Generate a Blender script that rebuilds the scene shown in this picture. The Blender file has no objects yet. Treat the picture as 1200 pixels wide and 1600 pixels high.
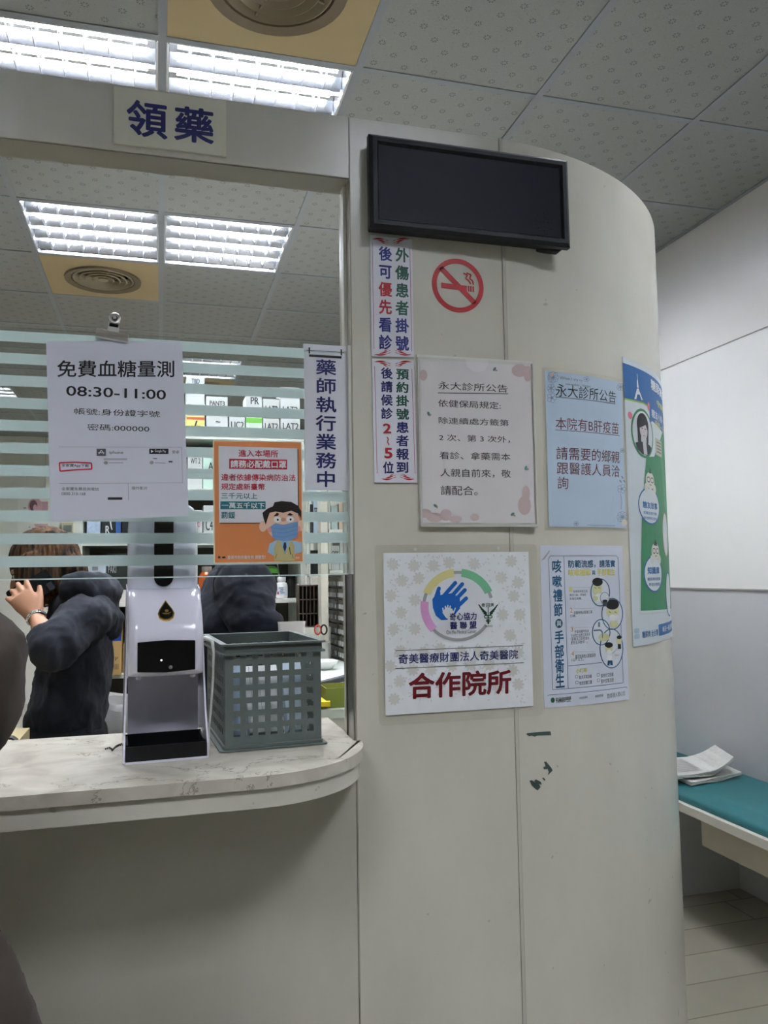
# Pharmacy pick-up counter of a clinic: curved booth wall with notices, glass screen, counter, dispensary behind
import bpy, bmesh, math, random
from mathutils import Vector, Matrix, noise
from math import sin, cos, pi, radians, sqrt, atan2
random.seed(11)
scene = bpy.context.scene
COL = scene.collection

# ---------------------------------------------------------------- camera
EYE = 1.38
ROT = ((0.9633400715696663, -0.26782877802350347, -0.015609361632915911),
       (0.005263251843416307, 0.07703823871502356, -0.9970142466162256),
       (0.2682316250709133, 0.9603816196898627, 0.07562367270698397))   # rows: right, down, forward
FPX = 1257.775
cam_d = bpy.data.cameras.new('camera')
cam = bpy.data.objects.new('camera', cam_d); COL.objects.link(cam)
_r, _d, _f = (Vector(v) for v in ROT)
cam.matrix_world = Matrix(((_r.x, -_d.x, -_f.x, 0), (_r.y, -_d.y, -_f.y, 0), (_r.z, -_d.z, -_f.z, EYE), (0, 0, 0, 1)))
cam_d.sensor_fit = 'VERTICAL'; cam_d.sensor_height = 36.0; cam_d.lens = FPX / 1600 * 36
cam_d.clip_start = 0.02; cam_d.clip_end = 60
scene.camera = cam

# ---------------------------------------------------------------- world, exposure
world = bpy.data.worlds.new('world'); scene.world = world; world.use_nodes = True
world.node_tree.nodes['Background'].inputs[0].default_value = (0.75, 0.82, 0.9, 1)
world.node_tree.nodes['Background'].inputs[1].default_value = 0.05
TUBE_POWER = 34.0
vs = scene.view_settings
vs.view_transform = 'Standard'; vs.look = 'None'; vs.gamma = 1; vs.use_curve_mapping = False
vs.exposure = 1.53

# ---------------------------------------------------------------- materials
def lin(c):
    c = c / 255
    return c / 12.92 if c <= .04045 else ((c + .055) / 1.055) ** 2.4
def rgb(t): return (lin(t[0]), lin(t[1]), lin(t[2]), 1)
_mats = {}
def M(name, col=(200, 200, 200), rough=.55, metal=0, var=.05, scale=14, spec=.4, bump=0, bscale=180, trans=0, emit=0, coat=0, sheen=0):
    if name in _mats: return _mats[name]
    m = bpy.data.materials.new(name); m.use_nodes = True; _mats[name] = m
    nt = m.node_tree; b = nt.nodes['Principled BSDF']
    b.inputs['Roughness'].default_value = rough; b.inputs['Metallic'].default_value = metal
    b.inputs['Specular IOR Level'].default_value = spec
    b.inputs['Coat Weight'].default_value = coat; b.inputs['Coat Roughness'].default_value = .08
    b.inputs['Sheen Weight'].default_value = sheen
    b.inputs['Transmission Weight'].default_value = trans
    tc = nt.nodes.new('ShaderNodeTexCoord')
    n = nt.nodes.new('ShaderNodeTexNoise'); n.inputs['Scale'].default_value = scale; n.inputs['Detail'].default_value = 5
    mx = nt.nodes.new('ShaderNodeMix'); mx.data_type = 'RGBA'
    c = rgb(col)
    mx.inputs[6].default_value = tuple(v * (1 - var * 1.6) for v in c[:3]) + (1,)
    mx.inputs[7].default_value = tuple(min(1, v * (1 + var * 1.6)) for v in c[:3]) + (1,)
    nt.links.new(tc.outputs['Object'], n.inputs['Vector'])
    nt.links.new(n.outputs['Fac'], mx.inputs[0]); nt.links.new(mx.outputs[2], b.inputs['Base Color'])
    if emit:
        b.inputs['Emission Color'].default_value = c; b.inputs['Emission Strength'].default_value = emit
    if bump:
        n2 = nt.nodes.new('ShaderNodeTexNoise'); n2.inputs['Scale'].default_value = bscale; n2.inputs['Detail'].default_value = 3
        bp = nt.nodes.new('ShaderNodeBump'); bp.inputs['Strength'].default_value = bump; bp.inputs['Distance'].default_value = .004
        nt.links.new(tc.outputs['Object'], n2.inputs['Vector'])
        nt.links.new(n2.outputs['Fac'], bp.inputs['Height']); nt.links.new(bp.outputs['Normal'], b.inputs['Normal'])
    return m
def ink(col, rough=.5): return M('ink_%d_%d_%d' % col, col, rough, var=.02, scale=60)

def math_node(nt, op, a, b=None, c=None):
    n = nt.nodes.new('ShaderNodeMath'); n.operation = op
    for i, v in enumerate((a, b, c)):
        if v is None: continue
        if isinstance(v, (int, float)): n.inputs[i].default_value = v
        else: nt.links.new(v, n.inputs[i])
    return n.outputs[0]

def glass_mat(name='clear_glass', tint=(250, 253, 252), fres=1.45, base=0.0):
    m = bpy.data.materials.new(name); m.use_nodes = True; nt = m.node_tree; nt.nodes.clear()
    out = nt.nodes.new('ShaderNodeOutputMaterial'); mix = nt.nodes.new('ShaderNodeMixShader')
    tr = nt.nodes.new('ShaderNodeBsdfTransparent'); tr.inputs[0].default_value = rgb(tint)
    gl = nt.nodes.new('ShaderNodeBsdfGlossy'); gl.inputs['Roughness'].default_value = .02
    lw = nt.nodes.new('ShaderNodeLayerWeight'); lw.inputs[0].default_value = .5
    f = math_node(nt, 'ADD', math_node(nt, 'MULTIPLY', math_node(nt, 'POWER', lw.outputs['Facing'], 5), .85), .035 + base)
    nt.links.new(f, mix.inputs[0]); nt.links.new(tr.outputs[0], mix.inputs[1]); nt.links.new(gl.outputs[0], mix.inputs[2])
    nt.links.new(mix.outputs[0], out.inputs[0]); return m
def film_mat(name, col, clear=.12, tl=.5):
    m = bpy.data.materials.new(name); m.use_nodes = True; nt = m.node_tree; nt.nodes.clear()
    out = nt.nodes.new('ShaderNodeOutputMaterial')
    df = nt.nodes.new('ShaderNodeBsdfDiffuse'); df.inputs[0].default_value = rgb(col)
    tl_ = nt.nodes.new('ShaderNodeBsdfTranslucent'); tl_.inputs[0].default_value = rgb(col)
    tr = nt.nodes.new('ShaderNodeBsdfTransparent')
    a = nt.nodes.new('ShaderNodeMixShader'); a.inputs[0].default_value = tl
    b = nt.nodes.new('ShaderNodeMixShader'); b.inputs[0].default_value = clear
    nt.links.new(df.outputs[0], a.inputs[1]); nt.links.new(tl_.outputs[0], a.inputs[2])
    nt.links.new(a.outputs[0], b.inputs[1]); nt.links.new(tr.outputs[0], b.inputs[2]); nt.links.new(b.outputs[0], out.inputs[0])
    return m
GLASS = glass_mat()
SLEEVE = glass_mat('clear_plastic_sleeve', (254, 254, 253), 1.4, .0)
FILM = film_mat('frosted_film', (218, 226, 226), .08, .56)
BAG = film_mat('thin_plastic_film', (225, 225, 225), .35, .4)

# ---------------------------------------------------------------- mesh helpers
def tag(o, label=None, cat=None, group=None, kind=None):
    if label: o['label'] = label
    if cat: o['category'] = cat
    if group: o['group'] = group
    if kind: o['kind'] = kind
    return o
def thing(name, label, cat, loc=(0, 0, 0), rz=0, group=None):
    o = bpy.data.objects.new(name, None); COL.objects.link(o); o.empty_display_size = .05
    o.location = loc; o.rotation_euler = (0, 0, rz)
    return tag(o, label, cat, group)
def copy_tree(o, parent=None):
    c = o.copy(); COL.objects.link(c)
    if parent: c.parent = parent
    for ch in [x for x in bpy.data.objects if x.parent == o]: copy_tree(ch, c)
    return c

class MB:
    """collects shapes; build() links them as one mesh object"""
    def __init__(s, mat=None): s.bm = bmesh.new(); s.mats = []; s.cur = 0; s.use(mat) if mat else None
    def use(s, mat):
        if mat not in s.mats: s.mats.append(mat)
        s.cur = s.mats.index(mat); return s
    def face(s, vs):
        try: f = s.bm.faces.new(vs)
        except ValueError: return None
        f.material_index = s.cur; return f
    def v(s, p): return s.bm.verts.new(p)
    def poly(s, pts): return s.face([s.v(p) for p in pts])
    def box(s, x0, x1, y0, y1, z0, z1, mtx=None):
        P = [Vector((x, y, z)) for z in (z0, z1) for x, y in ((x0, y0), (x1, y0), (x1, y1), (x0, y1))]
        if mtx is not None: P = [mtx @ p for p in P]
        a = [s.v(p) for p in P]
        for q in ((3, 2, 1, 0), (4, 5, 6, 7), (0, 1, 5, 4), (1, 2, 6, 5), (2, 3, 7, 6), (3, 0, 4, 7)): s.face([a[i] for i in q])
        return s
    def prism(s, pts, z0, z1, mtx=None):
        lo = [Vector((p[0], p[1], z0)) for p in pts]; hi = [Vector((p[0], p[1], z1)) for p in pts]
        if mtx is not None: lo = [mtx @ p for p in lo]; hi = [mtx @ p for p in hi]
        a = [s.v(p) for p in lo]; b = [s.v(p) for p in hi]; n = len(a)
        s.face(a[::-1]); s.face(b)
        for i in range(n): s.face([a[i], a[(i + 1) % n], b[(i + 1) % n], b[i]])
        return s
    def rings(s, rings, cap=True, closed=True):
        R = [[s.v(p) for p in r] for r in rings]; n = len(R[0])
        for a, b in zip(R, R[1:]):
            for i in range(n if closed else n - 1):
                s.face([a[i], a[(i + 1) % n], b[(i + 1) % n], b[i]])
        if cap and closed: s.face(R[0][::-1]); s.face(R[-1])
        return s
    def lathe(s, prof, c=(0, 0, 0), axis='Z', seg=24, cap=True):
        c = Vector(c); rs = []
        for r, h in prof:
            ring = []
            for i in range(seg):
                a = 2 * pi * i / seg; x, y = r * cos(a), r * sin(a)
                ring.append(c + (Vector((x, y, h)) if axis == 'Z' else Vector((x, -h, y)) if axis == 'Y' else Vector((h, x, y))))
            rs.append(ring)
        return s.rings(rs, cap)
    def tube(s, pts, r, seg=8, cap=True):
        pts = [Vector(p) for p in pts]; rr = r if isinstance(r, (list, tuple)) else [r] * len(pts); rs = []; up = None
        for i, p in enumerate(pts):
            t = (pts[min(i + 1, len(pts) - 1)] - pts[max(i - 1, 0)]).normalized()
            if up is None: up = Vector((0, 0, 1)) if abs(t.z) < .9 else Vector((0, 1, 0))
            sd = t.cross(up)
            if sd.length < 1e-6: sd = t.orthogonal()
            sd.normalize(); up = sd.cross(t)
            rs.append([p + (sd * cos(a) + up * sin(a)) * rr[i] for a in (2 * pi * k / seg for k in range(seg))])
        return s.rings(rs, cap)
    def etube(s, pts, radii, side, seg=14, sub=4):
        """elliptical limb or trunk along a smooth path; radii = (along side, across)"""
        P = [Vector(p) for p in pts]; Q = []; RR = []
        for i in range(len(P) - 1):
            p0, p1, p2, p3 = P[max(i - 1, 0)], P[i], P[i + 1], P[min(i + 2, len(P) - 1)]
            for k in range(sub):
                t = k / sub
                Q.append(.5 * (2 * p1 + (p2 - p0) * t + (2 * p0 - 5 * p1 + 4 * p2 - p3) * t * t + (3 * p1 - p0 - 3 * p2 + p3) * t ** 3))
                e = t * t * (3 - 2 * t)
                RR.append(tuple(radii[i][j] * (1 - e) + radii[i + 1][j] * e for j in (0, 1)))
        Q.append(P[-1]); RR.append(radii[-1]); rs = []; side = Vector(side)
        for i, p in enumerate(Q):
            t = (Q[min(i + 1, len(Q) - 1)] - Q[max(i - 1, 0)]).normalized()
            sd = (side - t * side.dot(t))
            sd = sd.normalized() if sd.length > 1e-4 else t.orthogonal().normalized()
            fr = t.cross(sd)
            rs.append([p + sd * cos(a) * RR[i][0] + fr * sin(a) * RR[i][1] for a in (2 * pi * k / seg for k in range(seg))])
        return s.rings(rs)
    def ball(s, c, r, seg=16, rot=None):
        c = Vector(c); r = (r, r, r) if isinstance(r, (int, float)) else r; rs = []
        n = max(6, seg // 2)
        for j in range(1, n):
            th = pi * j / n
            ring = [Vector((r[0] * sin(th) * cos(2 * pi * i / seg), r[1] * sin(th) * sin(2 * pi * i / seg), -r[2] * cos(th))) for i in range(seg)]
            rs.append([c + (rot @ p if rot is not None else p) for p in ring])
        return s.rings(rs)
    def build(s, name, parent=None, smooth=False, world=False, bevel=0, bseg=2, loc=None):
        bmesh.ops.recalc_face_normals(s.bm, faces=s.bm.faces)
        if bevel:
            es = [e for e in s.bm.edges if len(e.link_faces) == 2 and e.calc_face_angle(0) > .6]
            bmesh.ops.bevel(s.bm, geom=es, offset=bevel, segments=bseg, affect='EDGES', profile=.5, clamp_overlap=True)
        off = None
        if world and parent is not None: off = Vector(parent.location)
        elif world and loc == 'center':
            c = [v.co for v in s.bm.verts]
            off = Vector([(min(p[i] for p in c) + max(p[i] for p in c)) / 2 for i in range(3)])
        if off is not None: bmesh.ops.translate(s.bm, verts=s.bm.verts, vec=-off)
        me = bpy.data.meshes.new(name); s.bm.to_mesh(me); s.bm.free()
        for m in s.mats: me.materials.append(m)
        if smooth:
            for p in me.polygons: p.use_smooth = True
            try: me.set_sharp_from_angle(angle=radians(38))
            except Exception: pass
        o = bpy.data.objects.new(name, me); COL.objects.link(o)
        if parent is not None: o.parent = parent
        if off is not None and parent is None: o.location = off
        elif loc is not None and loc != 'center': o.location = loc
        return o
def struct(mb, name, **k):
    o = mb.build(name, **k); o['kind'] = 'structure'; return o

# ---------------------------------------------------------------- where the surfaces stand (metres; X right along the counter, Y away, Z up)
YW, YG = 1.35, 1.37                 # booth wall front, glass screen
SX, CR = .58, .70                   # where the booth wall starts to curve, its radius
JX = .3227                          # jamb where the counter opening ends
ZTOP, ZHEAD = EYE + .8167, EYE + .704
ZC = EYE - .282                     # counter top
ZCEIL = EYE + 1.60
XR, YBACK = 2.42, 9.75
def ray(x, y):
    a = Vector(((x - 600) / FPX, (y - 800) / FPX, 1))
    return Vector([sum(ROT[i][j] * a[i] for i in range(3)) for j in range(3)])
def onY(x, y, Y): d = ray(x, y); d = d * (Y / d.y); return Vector((d.x, d.y, d.z + EYE))
def onZ(x, y, z): d = ray(x, y); d = d * ((z - EYE) / d.z); return Vector((d.x, d.y, z))
def onX(x, y, X): d = ray(x, y); d = d * (X / d.x); return Vector((d.x, d.y, d.z + EYE))
def on_wall(x, y):
    """point of the photo on the booth wall -> (distance along the wall, height)"""
    p = onY(x, y, YW)
    if p.x <= SX: return p.x, p.z
    d = ray(x, y); cx, cy = SX, YW + CR
    a = d.x ** 2 + d.y ** 2; b = -2 * (d.x * cx + d.y * cy); k = cx * cx + cy * cy - CR * CR
    t = (-b - sqrt(max(0, b * b - 4 * a * k))) / (2 * a); P = d * t
    return SX + CR * atan2(P.x - cx, cy - P.y), P.z + EYE
def on_glass(x, y): p = onY(x, y, YG - .004); return p.x, p.z
def wall_map(s, z, w):
    if s <= SX: return Vector((s, YW - w, z))
    a = (s - SX) / CR
    if a <= pi / 2: return Vector((SX + (CR + w) * sin(a), YW + CR - (CR + w) * cos(a), z))
    return Vector((SX + CR + w, YW + CR + (a - pi / 2) * CR, z))
def glass_map(s, z, w): return Vector((s, YG - .004 - w, z))
# ---------------------------------------------------------------- the setting
def ceiling_tile_mat():
    m = bpy.data.materials.new('pinhole_ceiling_tile'); m.use_nodes = True; nt = m.node_tree; b = nt.nodes['Principled BSDF']
    b.inputs['Roughness'].default_value = .9; b.inputs['Specular IOR Level'].default_value = .1
    tc = nt.nodes.new('ShaderNodeTexCoord'); sp = nt.nodes.new('ShaderNodeSeparateXYZ'); nt.links.new(tc.outputs['Object'], sp.inputs[0])
    def flower(ox, oy, pitch):
        x = math_node(nt, 'SUBTRACT', math_node(nt, 'FRACT', math_node(nt, 'ADD', math_node(nt, 'DIVIDE', sp.outputs[0], pitch), ox)), .5)
        y = math_node(nt, 'SUBTRACT', math_node(nt, 'FRACT', math_node(nt, 'ADD', math_node(nt, 'DIVIDE', sp.outputs[1], pitch), oy)), .5)
        r = math_node(nt, 'SQRT', math_node(nt, 'ADD', math_node(nt, 'MULTIPLY', x, x), math_node(nt, 'MULTIPLY', y, y)))
        ring = math_node(nt, 'LESS_THAN', math_node(nt, 'ABSOLUTE', math_node(nt, 'SUBTRACT', r, .085)), .03)
        ang = math_node(nt, 'ARCTAN2', y, x)
        pet = math_node(nt, 'GREATER_THAN', math_node(nt, 'COSINE', math_node(nt, 'MULTIPLY', ang, 7)), -.1)
        return math_node(nt, 'MULTIPLY', ring, pet)
    f1 = flower(.1, .2, .1); f2 = flower(.6, .7, .1)
    vo = nt.nodes.new('ShaderNodeTexVoronoi'); vo.inputs['Scale'].default_value = 75
    nt.links.new(tc.outputs['Object'], vo.inputs['Vector'])
    pin = math_node(nt, 'LESS_THAN', vo.outputs['Distance'], .13)
    no = nt.nodes.new('ShaderNodeTexNoise'); no.inputs['Scale'].default_value = 9; nt.links.new(tc.outputs['Object'], no.inputs['Vector'])
    pin = math_node(nt, 'MULTIPLY', pin, math_node(nt, 'GREATER_THAN', no.outputs['Fac'], .5))
    fac = math_node(nt, 'MINIMUM', math_node(nt, 'ADD', math_node(nt, 'MULTIPLY', math_node(nt, 'MAXIMUM', f1, f2), .52), math_node(nt, 'MULTIPLY', pin, .4)), .8)
    fine = nt.nodes.new('ShaderNodeTexNoise'); fine.inputs['Scale'].default_value = 260; nt.links.new(tc.outputs['Object'], fine.inputs['Vector'])
    base = nt.nodes.new('ShaderNodeMix'); base.data_type = 'RGBA'; base.inputs[6].default_value = rgb((144, 144, 141)); base.inputs[7].default_value = rgb((166, 166, 163))
    nt.links.new(fine.outputs['Fac'], base.inputs[0])
    mx = nt.nodes.new('ShaderNodeMix'); mx.data_type = 'RGBA'; mx.inputs[7].default_value = rgb((52, 50, 52))
    nt.links.new(fac, mx.inputs[0]); nt.links.new(base.outputs[2], mx.inputs[6]); nt.links.new(mx.outputs[2], b.inputs['Base Color'])
    return m
def laminate(name, col, rough=.3, dirt=.16):
    m = bpy.data.materials.new(name); m.use_nodes = True; nt = m.node_tree; b = nt.nodes['Principled BSDF']
    b.inputs['Roughness'].default_value = rough; b.inputs['Specular IOR Level'].default_value = .45
    tc = nt.nodes.new('ShaderNodeTexCoord')
    a = nt.nodes.new('ShaderNodeTexNoise'); a.inputs['Scale'].default_value = 2.2; a.inputs['Detail'].default_value = 8; a.inputs['Roughness'].default_value = .62
    mp = nt.nodes.new('ShaderNodeMapping'); mp.inputs['Scale'].default_value = (1, 1, .45)
    nt.links.new(tc.outputs['Object'], mp.inputs[0]); nt.links.new(mp.outputs[0], a.inputs['Vector'])
    cr = nt.nodes.new('ShaderNodeValToRGB'); cr.color_ramp.elements[0].position = .34; cr.color_ramp.elements[1].position = .72
    c = rgb(col); cr.color_ramp.elements[0].color = tuple(v * (1 - dirt) for v in c[:3]) + (1,); cr.color_ramp.elements[1].color = c
    nt.links.new(a.outputs['Fac'], cr.inputs[0])
    v = nt.nodes.new('ShaderNodeTexNoise'); v.inputs['Scale'].default_value = 46; v.inputs['Detail'].default_value = 2
    nt.links.new(tc.outputs['Object'], v.inputs['Vector'])
    sc = math_node(nt, 'MULTIPLY', math_node(nt, 'GREATER_THAN', v.outputs['Fac'], .75 if dirt > .1 else 2.0), .3)
    mx = nt.nodes.new('ShaderNodeMix'); mx.data_type = 'RGBA'; mx.inputs[7].default_value = rgb((120, 115, 104))
    nt.links.new(sc, mx.inputs[0]); nt.links.new(cr.outputs[0], mx.inputs[6]); nt.links.new(mx.outputs[2], b.inputs['Base Color'])
    return m
def marble():
    m = bpy.data.materials.new('cream_marble'); m.use_nodes = True; nt = m.node_tree; b = nt.nodes['Principled BSDF']
    b.inputs['Roughness'].default_value = .26
    tc = nt.nodes.new('ShaderNodeTexCoord')
    n = nt.nodes.new('ShaderNodeTexNoise'); n.inputs['Scale'].default_value = 14; n.inputs['Detail'].default_value = 9; n.inputs['Distortion'].default_value = .8
    nt.links.new(tc.outputs['Object'], n.inputs['Vector'])
    cr = nt.nodes.new('ShaderNodeValToRGB'); e = cr.color_ramp.elements
    e[0].position = .3; e[0].color = rgb((184, 177, 163)); e[1].position = .7; e[1].color = rgb((214, 208, 195))
    nt.links.new(n.outputs['Fac'], cr.inputs[0])
    n2 = nt.nodes.new('ShaderNodeTexNoise'); n2.inputs['Scale'].default_value = 5; n2.inputs['Detail'].default_value = 8; n2.inputs['Roughness'].default_value = .65; n2.inputs['Distortion'].default_value = .5
    nt.links.new(tc.outputs['Object'], n2.inputs['Vector'])
    vein = math_node(nt, 'LESS_THAN', math_node(nt, 'ABSOLUTE', math_node(nt, 'SUBTRACT', n2.outputs['Fac'], .5)), .0042)
    n3 = nt.nodes.new('ShaderNodeTexNoise'); n3.inputs['Scale'].default_value = 7; nt.links.new(tc.outputs['Object'], n3.inputs['Vector'])
    vein = math_node(nt, 'MULTIPLY', math_node(nt, 'MULTIPLY', vein, math_node(nt, 'GREATER_THAN', n3.outputs['Fac'], .47)), .62)
    mx = nt.nodes.new('ShaderNodeMix'); mx.data_type = 'RGBA'; mx.inputs[7].default_value = rgb((112, 100, 84))
    nt.links.new(vein, mx.inputs[0]); nt.links.new(cr.outputs[0], mx.inputs[6]); nt.links.new(mx.outputs[2], b.inputs['Base Color'])
    return m
def floor_mat():
    m = bpy.data.materials.new('vinyl_plank_floor'); m.use_nodes = True; nt = m.node_tree; b = nt.nodes['Principled BSDF']
    b.inputs['Roughness'].default_value = .38
    tc = nt.nodes.new('ShaderNodeTexCoord'); mp = nt.nodes.new('ShaderNodeMapping'); mp.inputs['Location'].default_value = (.35, .074, 0)
    nt.links.new(tc.outputs['Object'], mp.inputs[0])
    br = nt.nodes.new('ShaderNodeTexBrick'); br.inputs['Scale'].default_value = 1; br.inputs['Brick Width'].default_value = .9; br.inputs['Row Height'].default_value = .178
    br.inputs['Mortar Size'].default_value = .0025; br.inputs['Bias'].default_value = -.2; br.offset = .095
    br.inputs['Color1'].default_value = rgb((150, 145, 130)); br.inputs['Color2'].default_value = rgb((166, 161, 146)); br.inputs['Mortar'].default_value = rgb((98, 91, 78))
    nt.links.new(mp.outputs[0], br.inputs['Vector'])
    n = nt.nodes.new('ShaderNodeTexNoise'); n.inputs['Scale'].default_value = 6; n.inputs['Detail'].default_value = 8
    nt.links.new(tc.outputs['Object'], n.inputs['Vector'])
    mx = nt.nodes.new('ShaderNodeMix'); mx.data_type = 'RGBA'; mx.blend_type = 'MULTIPLY'; mx.inputs[0].default_value = .5
    nt.links.new(br.outputs[0], mx.inputs[6]); nt.links.new(n.outputs['Color'], mx.inputs[7])
    cr = nt.nodes.new('ShaderNodeValToRGB'); cr.color_ramp.elements[0].color = (.55, .55, .55, 1); cr.color_ramp.elements[1].color = (1, 1, 1, 1)
    nt.links.new(n.outputs['Fac'], cr.inputs[0]); nt.links.new(cr.outputs[0], mx.inputs[7])
    nt.links.new(mx.outputs[2], b.inputs['Base Color']); return m
LAM = laminate('cream_laminate', (228, 224, 210), .22)
LAM2 = laminate('counter_laminate', (208, 204, 191), .36)
WALLR = laminate('white_wall_panel', (238, 237, 234), .22, .04)
WALLL = laminate('grey_wall_panel', (205, 205, 209), .3, .05)
WALLU = laminate('upper_wall_panel', (226, 222, 219), .24, .04)
PLAIN = laminate('painted_wall', (220, 219, 208), .7, .05)
MARBLE = marble()
TILE = ceiling_tile_mat(); TBAR = M('grey_painted_tbar', (142, 145, 150), .45, var=.03)
STEEL = M('brushed_steel', (190, 188, 182), .3, .9, var=.12, scale=40)
WHITEM = M('white_painted_metal', (232, 232, 230), .4, var=.02)
BLACKP = M('black_plastic', (22, 22, 25), .35, var=.08)

X0, Y0 = -4.2, -4.0
mb = MB(floor_mat()); mb.box(X0 - .1, XR + .1, Y0 - .1, YBACK + .1, -.1, 0); struct(mb, 'floor')
# ceiling: 60 cm tiles in a T-bar grid; some cells hold lights or air diffusers instead of tiles
XS = [-.6 * 7, -3.6, -3.0, -2.4, -1.8, -1.2, -.6, 0, .6, 1.225, 1.84, XR]
YS = [-4.23 + .6 * i for i in range(0, 25)]
YS = [y for y in YS if y < YBACK + .6]
def row(y): return min(range(len(YS)), key=lambda i: abs(YS[i] - y))
def colm(x): return min(range(len(XS)), key=lambda i: abs(XS[i] - x))
LIGHTS = [(-.6, 2.37), (0, 2.37), (-.6, 3.57), (0, 3.57), (-.6, 5.97), (0, 5.97), (-.6, 8.37), (0, 8.37), (-1.8, 3.57), (-1.8, 7.17), (1.225, 2.97), (1.225, 6.57),
          (-1.2, -.63), (.6, -.63), (-.6, -2.43), (1.225, 1.17)]
DIFFS = [(0, 1.77), (-.6, 4.17), (0, 6.57)]
skip = {(colm(x), row(y)) for x, y in LIGHTS + DIFFS}
mb = MB(TILE)
for i in range(len(XS) - 1):
    for j in range(len(YS) - 1):
        if (i, j) in skip: continue
        mb.box(XS[i] + .004, XS[i + 1] - .004, YS[j] + .004, YS[j + 1] - .004, ZCEIL, ZCEIL + .012)
struct(mb, 'ceiling')
mb = MB(TBAR)
for x in XS[1:-1]: mb.box(x - .0125, x + .0125, YS[0], YS[-1], ZCEIL - .004, ZCEIL + .03)
for j, y in enumerate(YS):
    for i in range(len(XS) - 1): mb.box(XS[i] + .0125, XS[i + 1] - .0125, y - .0125, y + .0125, ZCEIL - .0035, ZCEIL + .03)
mb.box(XR - .02, XR, YS[0], YS[-1], ZCEIL - .004, ZCEIL + .02)
struct(mb, 'trim_ceiling_grid')
mb = MB(M('slab_grey', (120, 120, 118), .9)); mb.box(X0 - .1, XR + .1, Y0 - .3, YBACK + .3, ZCEIL + .25, ZCEIL + .35); struct(mb, 'ceiling_slab')
# right wall in three panels
mb = MB(WALLL); mb.box(XR, XR + .08, Y0, YBACK, 0, EYE - .094)
mb.use(WALLR).box(XR + .003, XR + .08, Y0, YBACK, EYE - .094, EYE + .995)
mb.use(WALLU).box(XR, XR + .08, Y0, YBACK, EYE + .995, ZCEIL + .1)
struct(mb, 'wall_right')
mb = MB(M('ledge_grey', (150, 148, 146), .4)); mb.box(XR - .006, XR, Y0, YBACK, EYE - .099, EYE - .092); struct(mb, 'trim_right_ledge')
mb = MB(M('seam_grey', (170, 166, 160), .5)); mb.box(XR - .0015, XR + .003, Y0, YBACK, EYE + .993, EYE + .996); struct(mb, 'trim_right_seam')
mb = MB(M('beige_side_wall', (160, 155, 144), .7)); mb.box(X0 - .1, X0, Y0, YBACK, 0, ZCEIL + .1); struct(mb, 'wall_left')
mb = MB(PLAIN); mb.box(X0 - .1, XR + .1, YBACK, YBACK + .1, 0, ZCEIL + .1)
struct(mb, 'wall_back')
mb = MB(M('far_seam', (176, 174, 165), .6)); mb.box(-1.255, -1.248, YBACK - .003, YBACK, 0, ZCEIL); struct(mb, 'trim_back_seam')
mb = MB(M('beige_back_wall', (150, 144, 132), .7)); mb.box(X0 - .1, XR + .1, Y0 - .1, Y0, 0, ZCEIL + .1); struct(mb, 'wall_behind')
# booth wall: straight, then a quarter round, then straight back
def wall_path(w, s0=JX):
    P = [wall_map(s0, 0, w)]
    P += [wall_map(SX + CR * (pi / 2) * i / 48, 0, w) for i in range(49)]
    return P
mb = MB(LAM)
outer = wall_path(0); inner = wall_path(-.09); inner[0] = Vector((JX, YW + .09, 0)); inner[-1].x = SX + CR - .09
ring = [(p.x, p.y) for p in outer + inner[::-1]]
mb.prism(ring, 0, ZTOP); struct(mb, 'wall_front', smooth=True)
mb = MB(LAM); mb.box(SX + CR - .09, SX + CR, YW + CR + .0005, YBACK, 0, ZTOP); struct(mb, 'wall_booth_side')
mb = MB(LAM); mb.box(-3.2, JX - .001, YW, YW + .065, ZHEAD, ZTOP); mb.use(M('darkened_soffit', (150, 146, 136), .5)).box(-3.2, JX - .001, YW + .003, YW + .062, ZHEAD - .002, ZHEAD - .0001); struct(mb, 'wall_header')  # underside darkened by colour, a grey strip under the cream beam
mb = MB(LAM); mb.box(-3.2, -2.6, YW, YW + .09, 0, ZHEAD - .001); struct(mb, 'wall_front_left')
# seams of the booth wall
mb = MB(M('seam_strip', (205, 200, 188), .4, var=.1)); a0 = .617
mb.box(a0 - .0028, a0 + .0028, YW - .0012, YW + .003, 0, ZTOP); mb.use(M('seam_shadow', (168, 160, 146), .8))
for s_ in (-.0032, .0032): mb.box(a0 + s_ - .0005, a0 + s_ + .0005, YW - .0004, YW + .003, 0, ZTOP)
struct(mb, 'trim_seam')
mb = MB(M('joint_line', (168, 160, 145), .7, var=.2)); mb.box(JX - .0012, JX + .0012, YW - .0006, YW + .001, 0, ZTOP); struct(mb, 'trim_joint')
# glass channel on the jamb: white above the glass foot, bare steel below
mb = MB(M('channel_white', (222, 222, 212), .35, .1)); mb.box(JX - .006, JX - .0005, YG + .008, YG + .03, EYE - .001, ZHEAD)
mb.box(JX - .006, JX - .0005, YW + .001, YG - .008, EYE - .001, EYE + .4); struct(mb, 'trim_channel_upper')
mb = MB(STEEL); mb.box(JX - .0045, JX - .0005, YW + .001, YW + .016, ZC + .0005, EYE - .002); mb.box(JX - .003, JX - .0005, YW + .016, YW + .05, ZC + .0005, EYE - .002)
mb.use(M('channel_gap', (70, 66, 60), .5)).box(JX - .0045, JX - .0005, YW + .05, YW + .055, ZC + .0005, EYE - .002)
struct(mb, 'trim_channel_steel')
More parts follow.
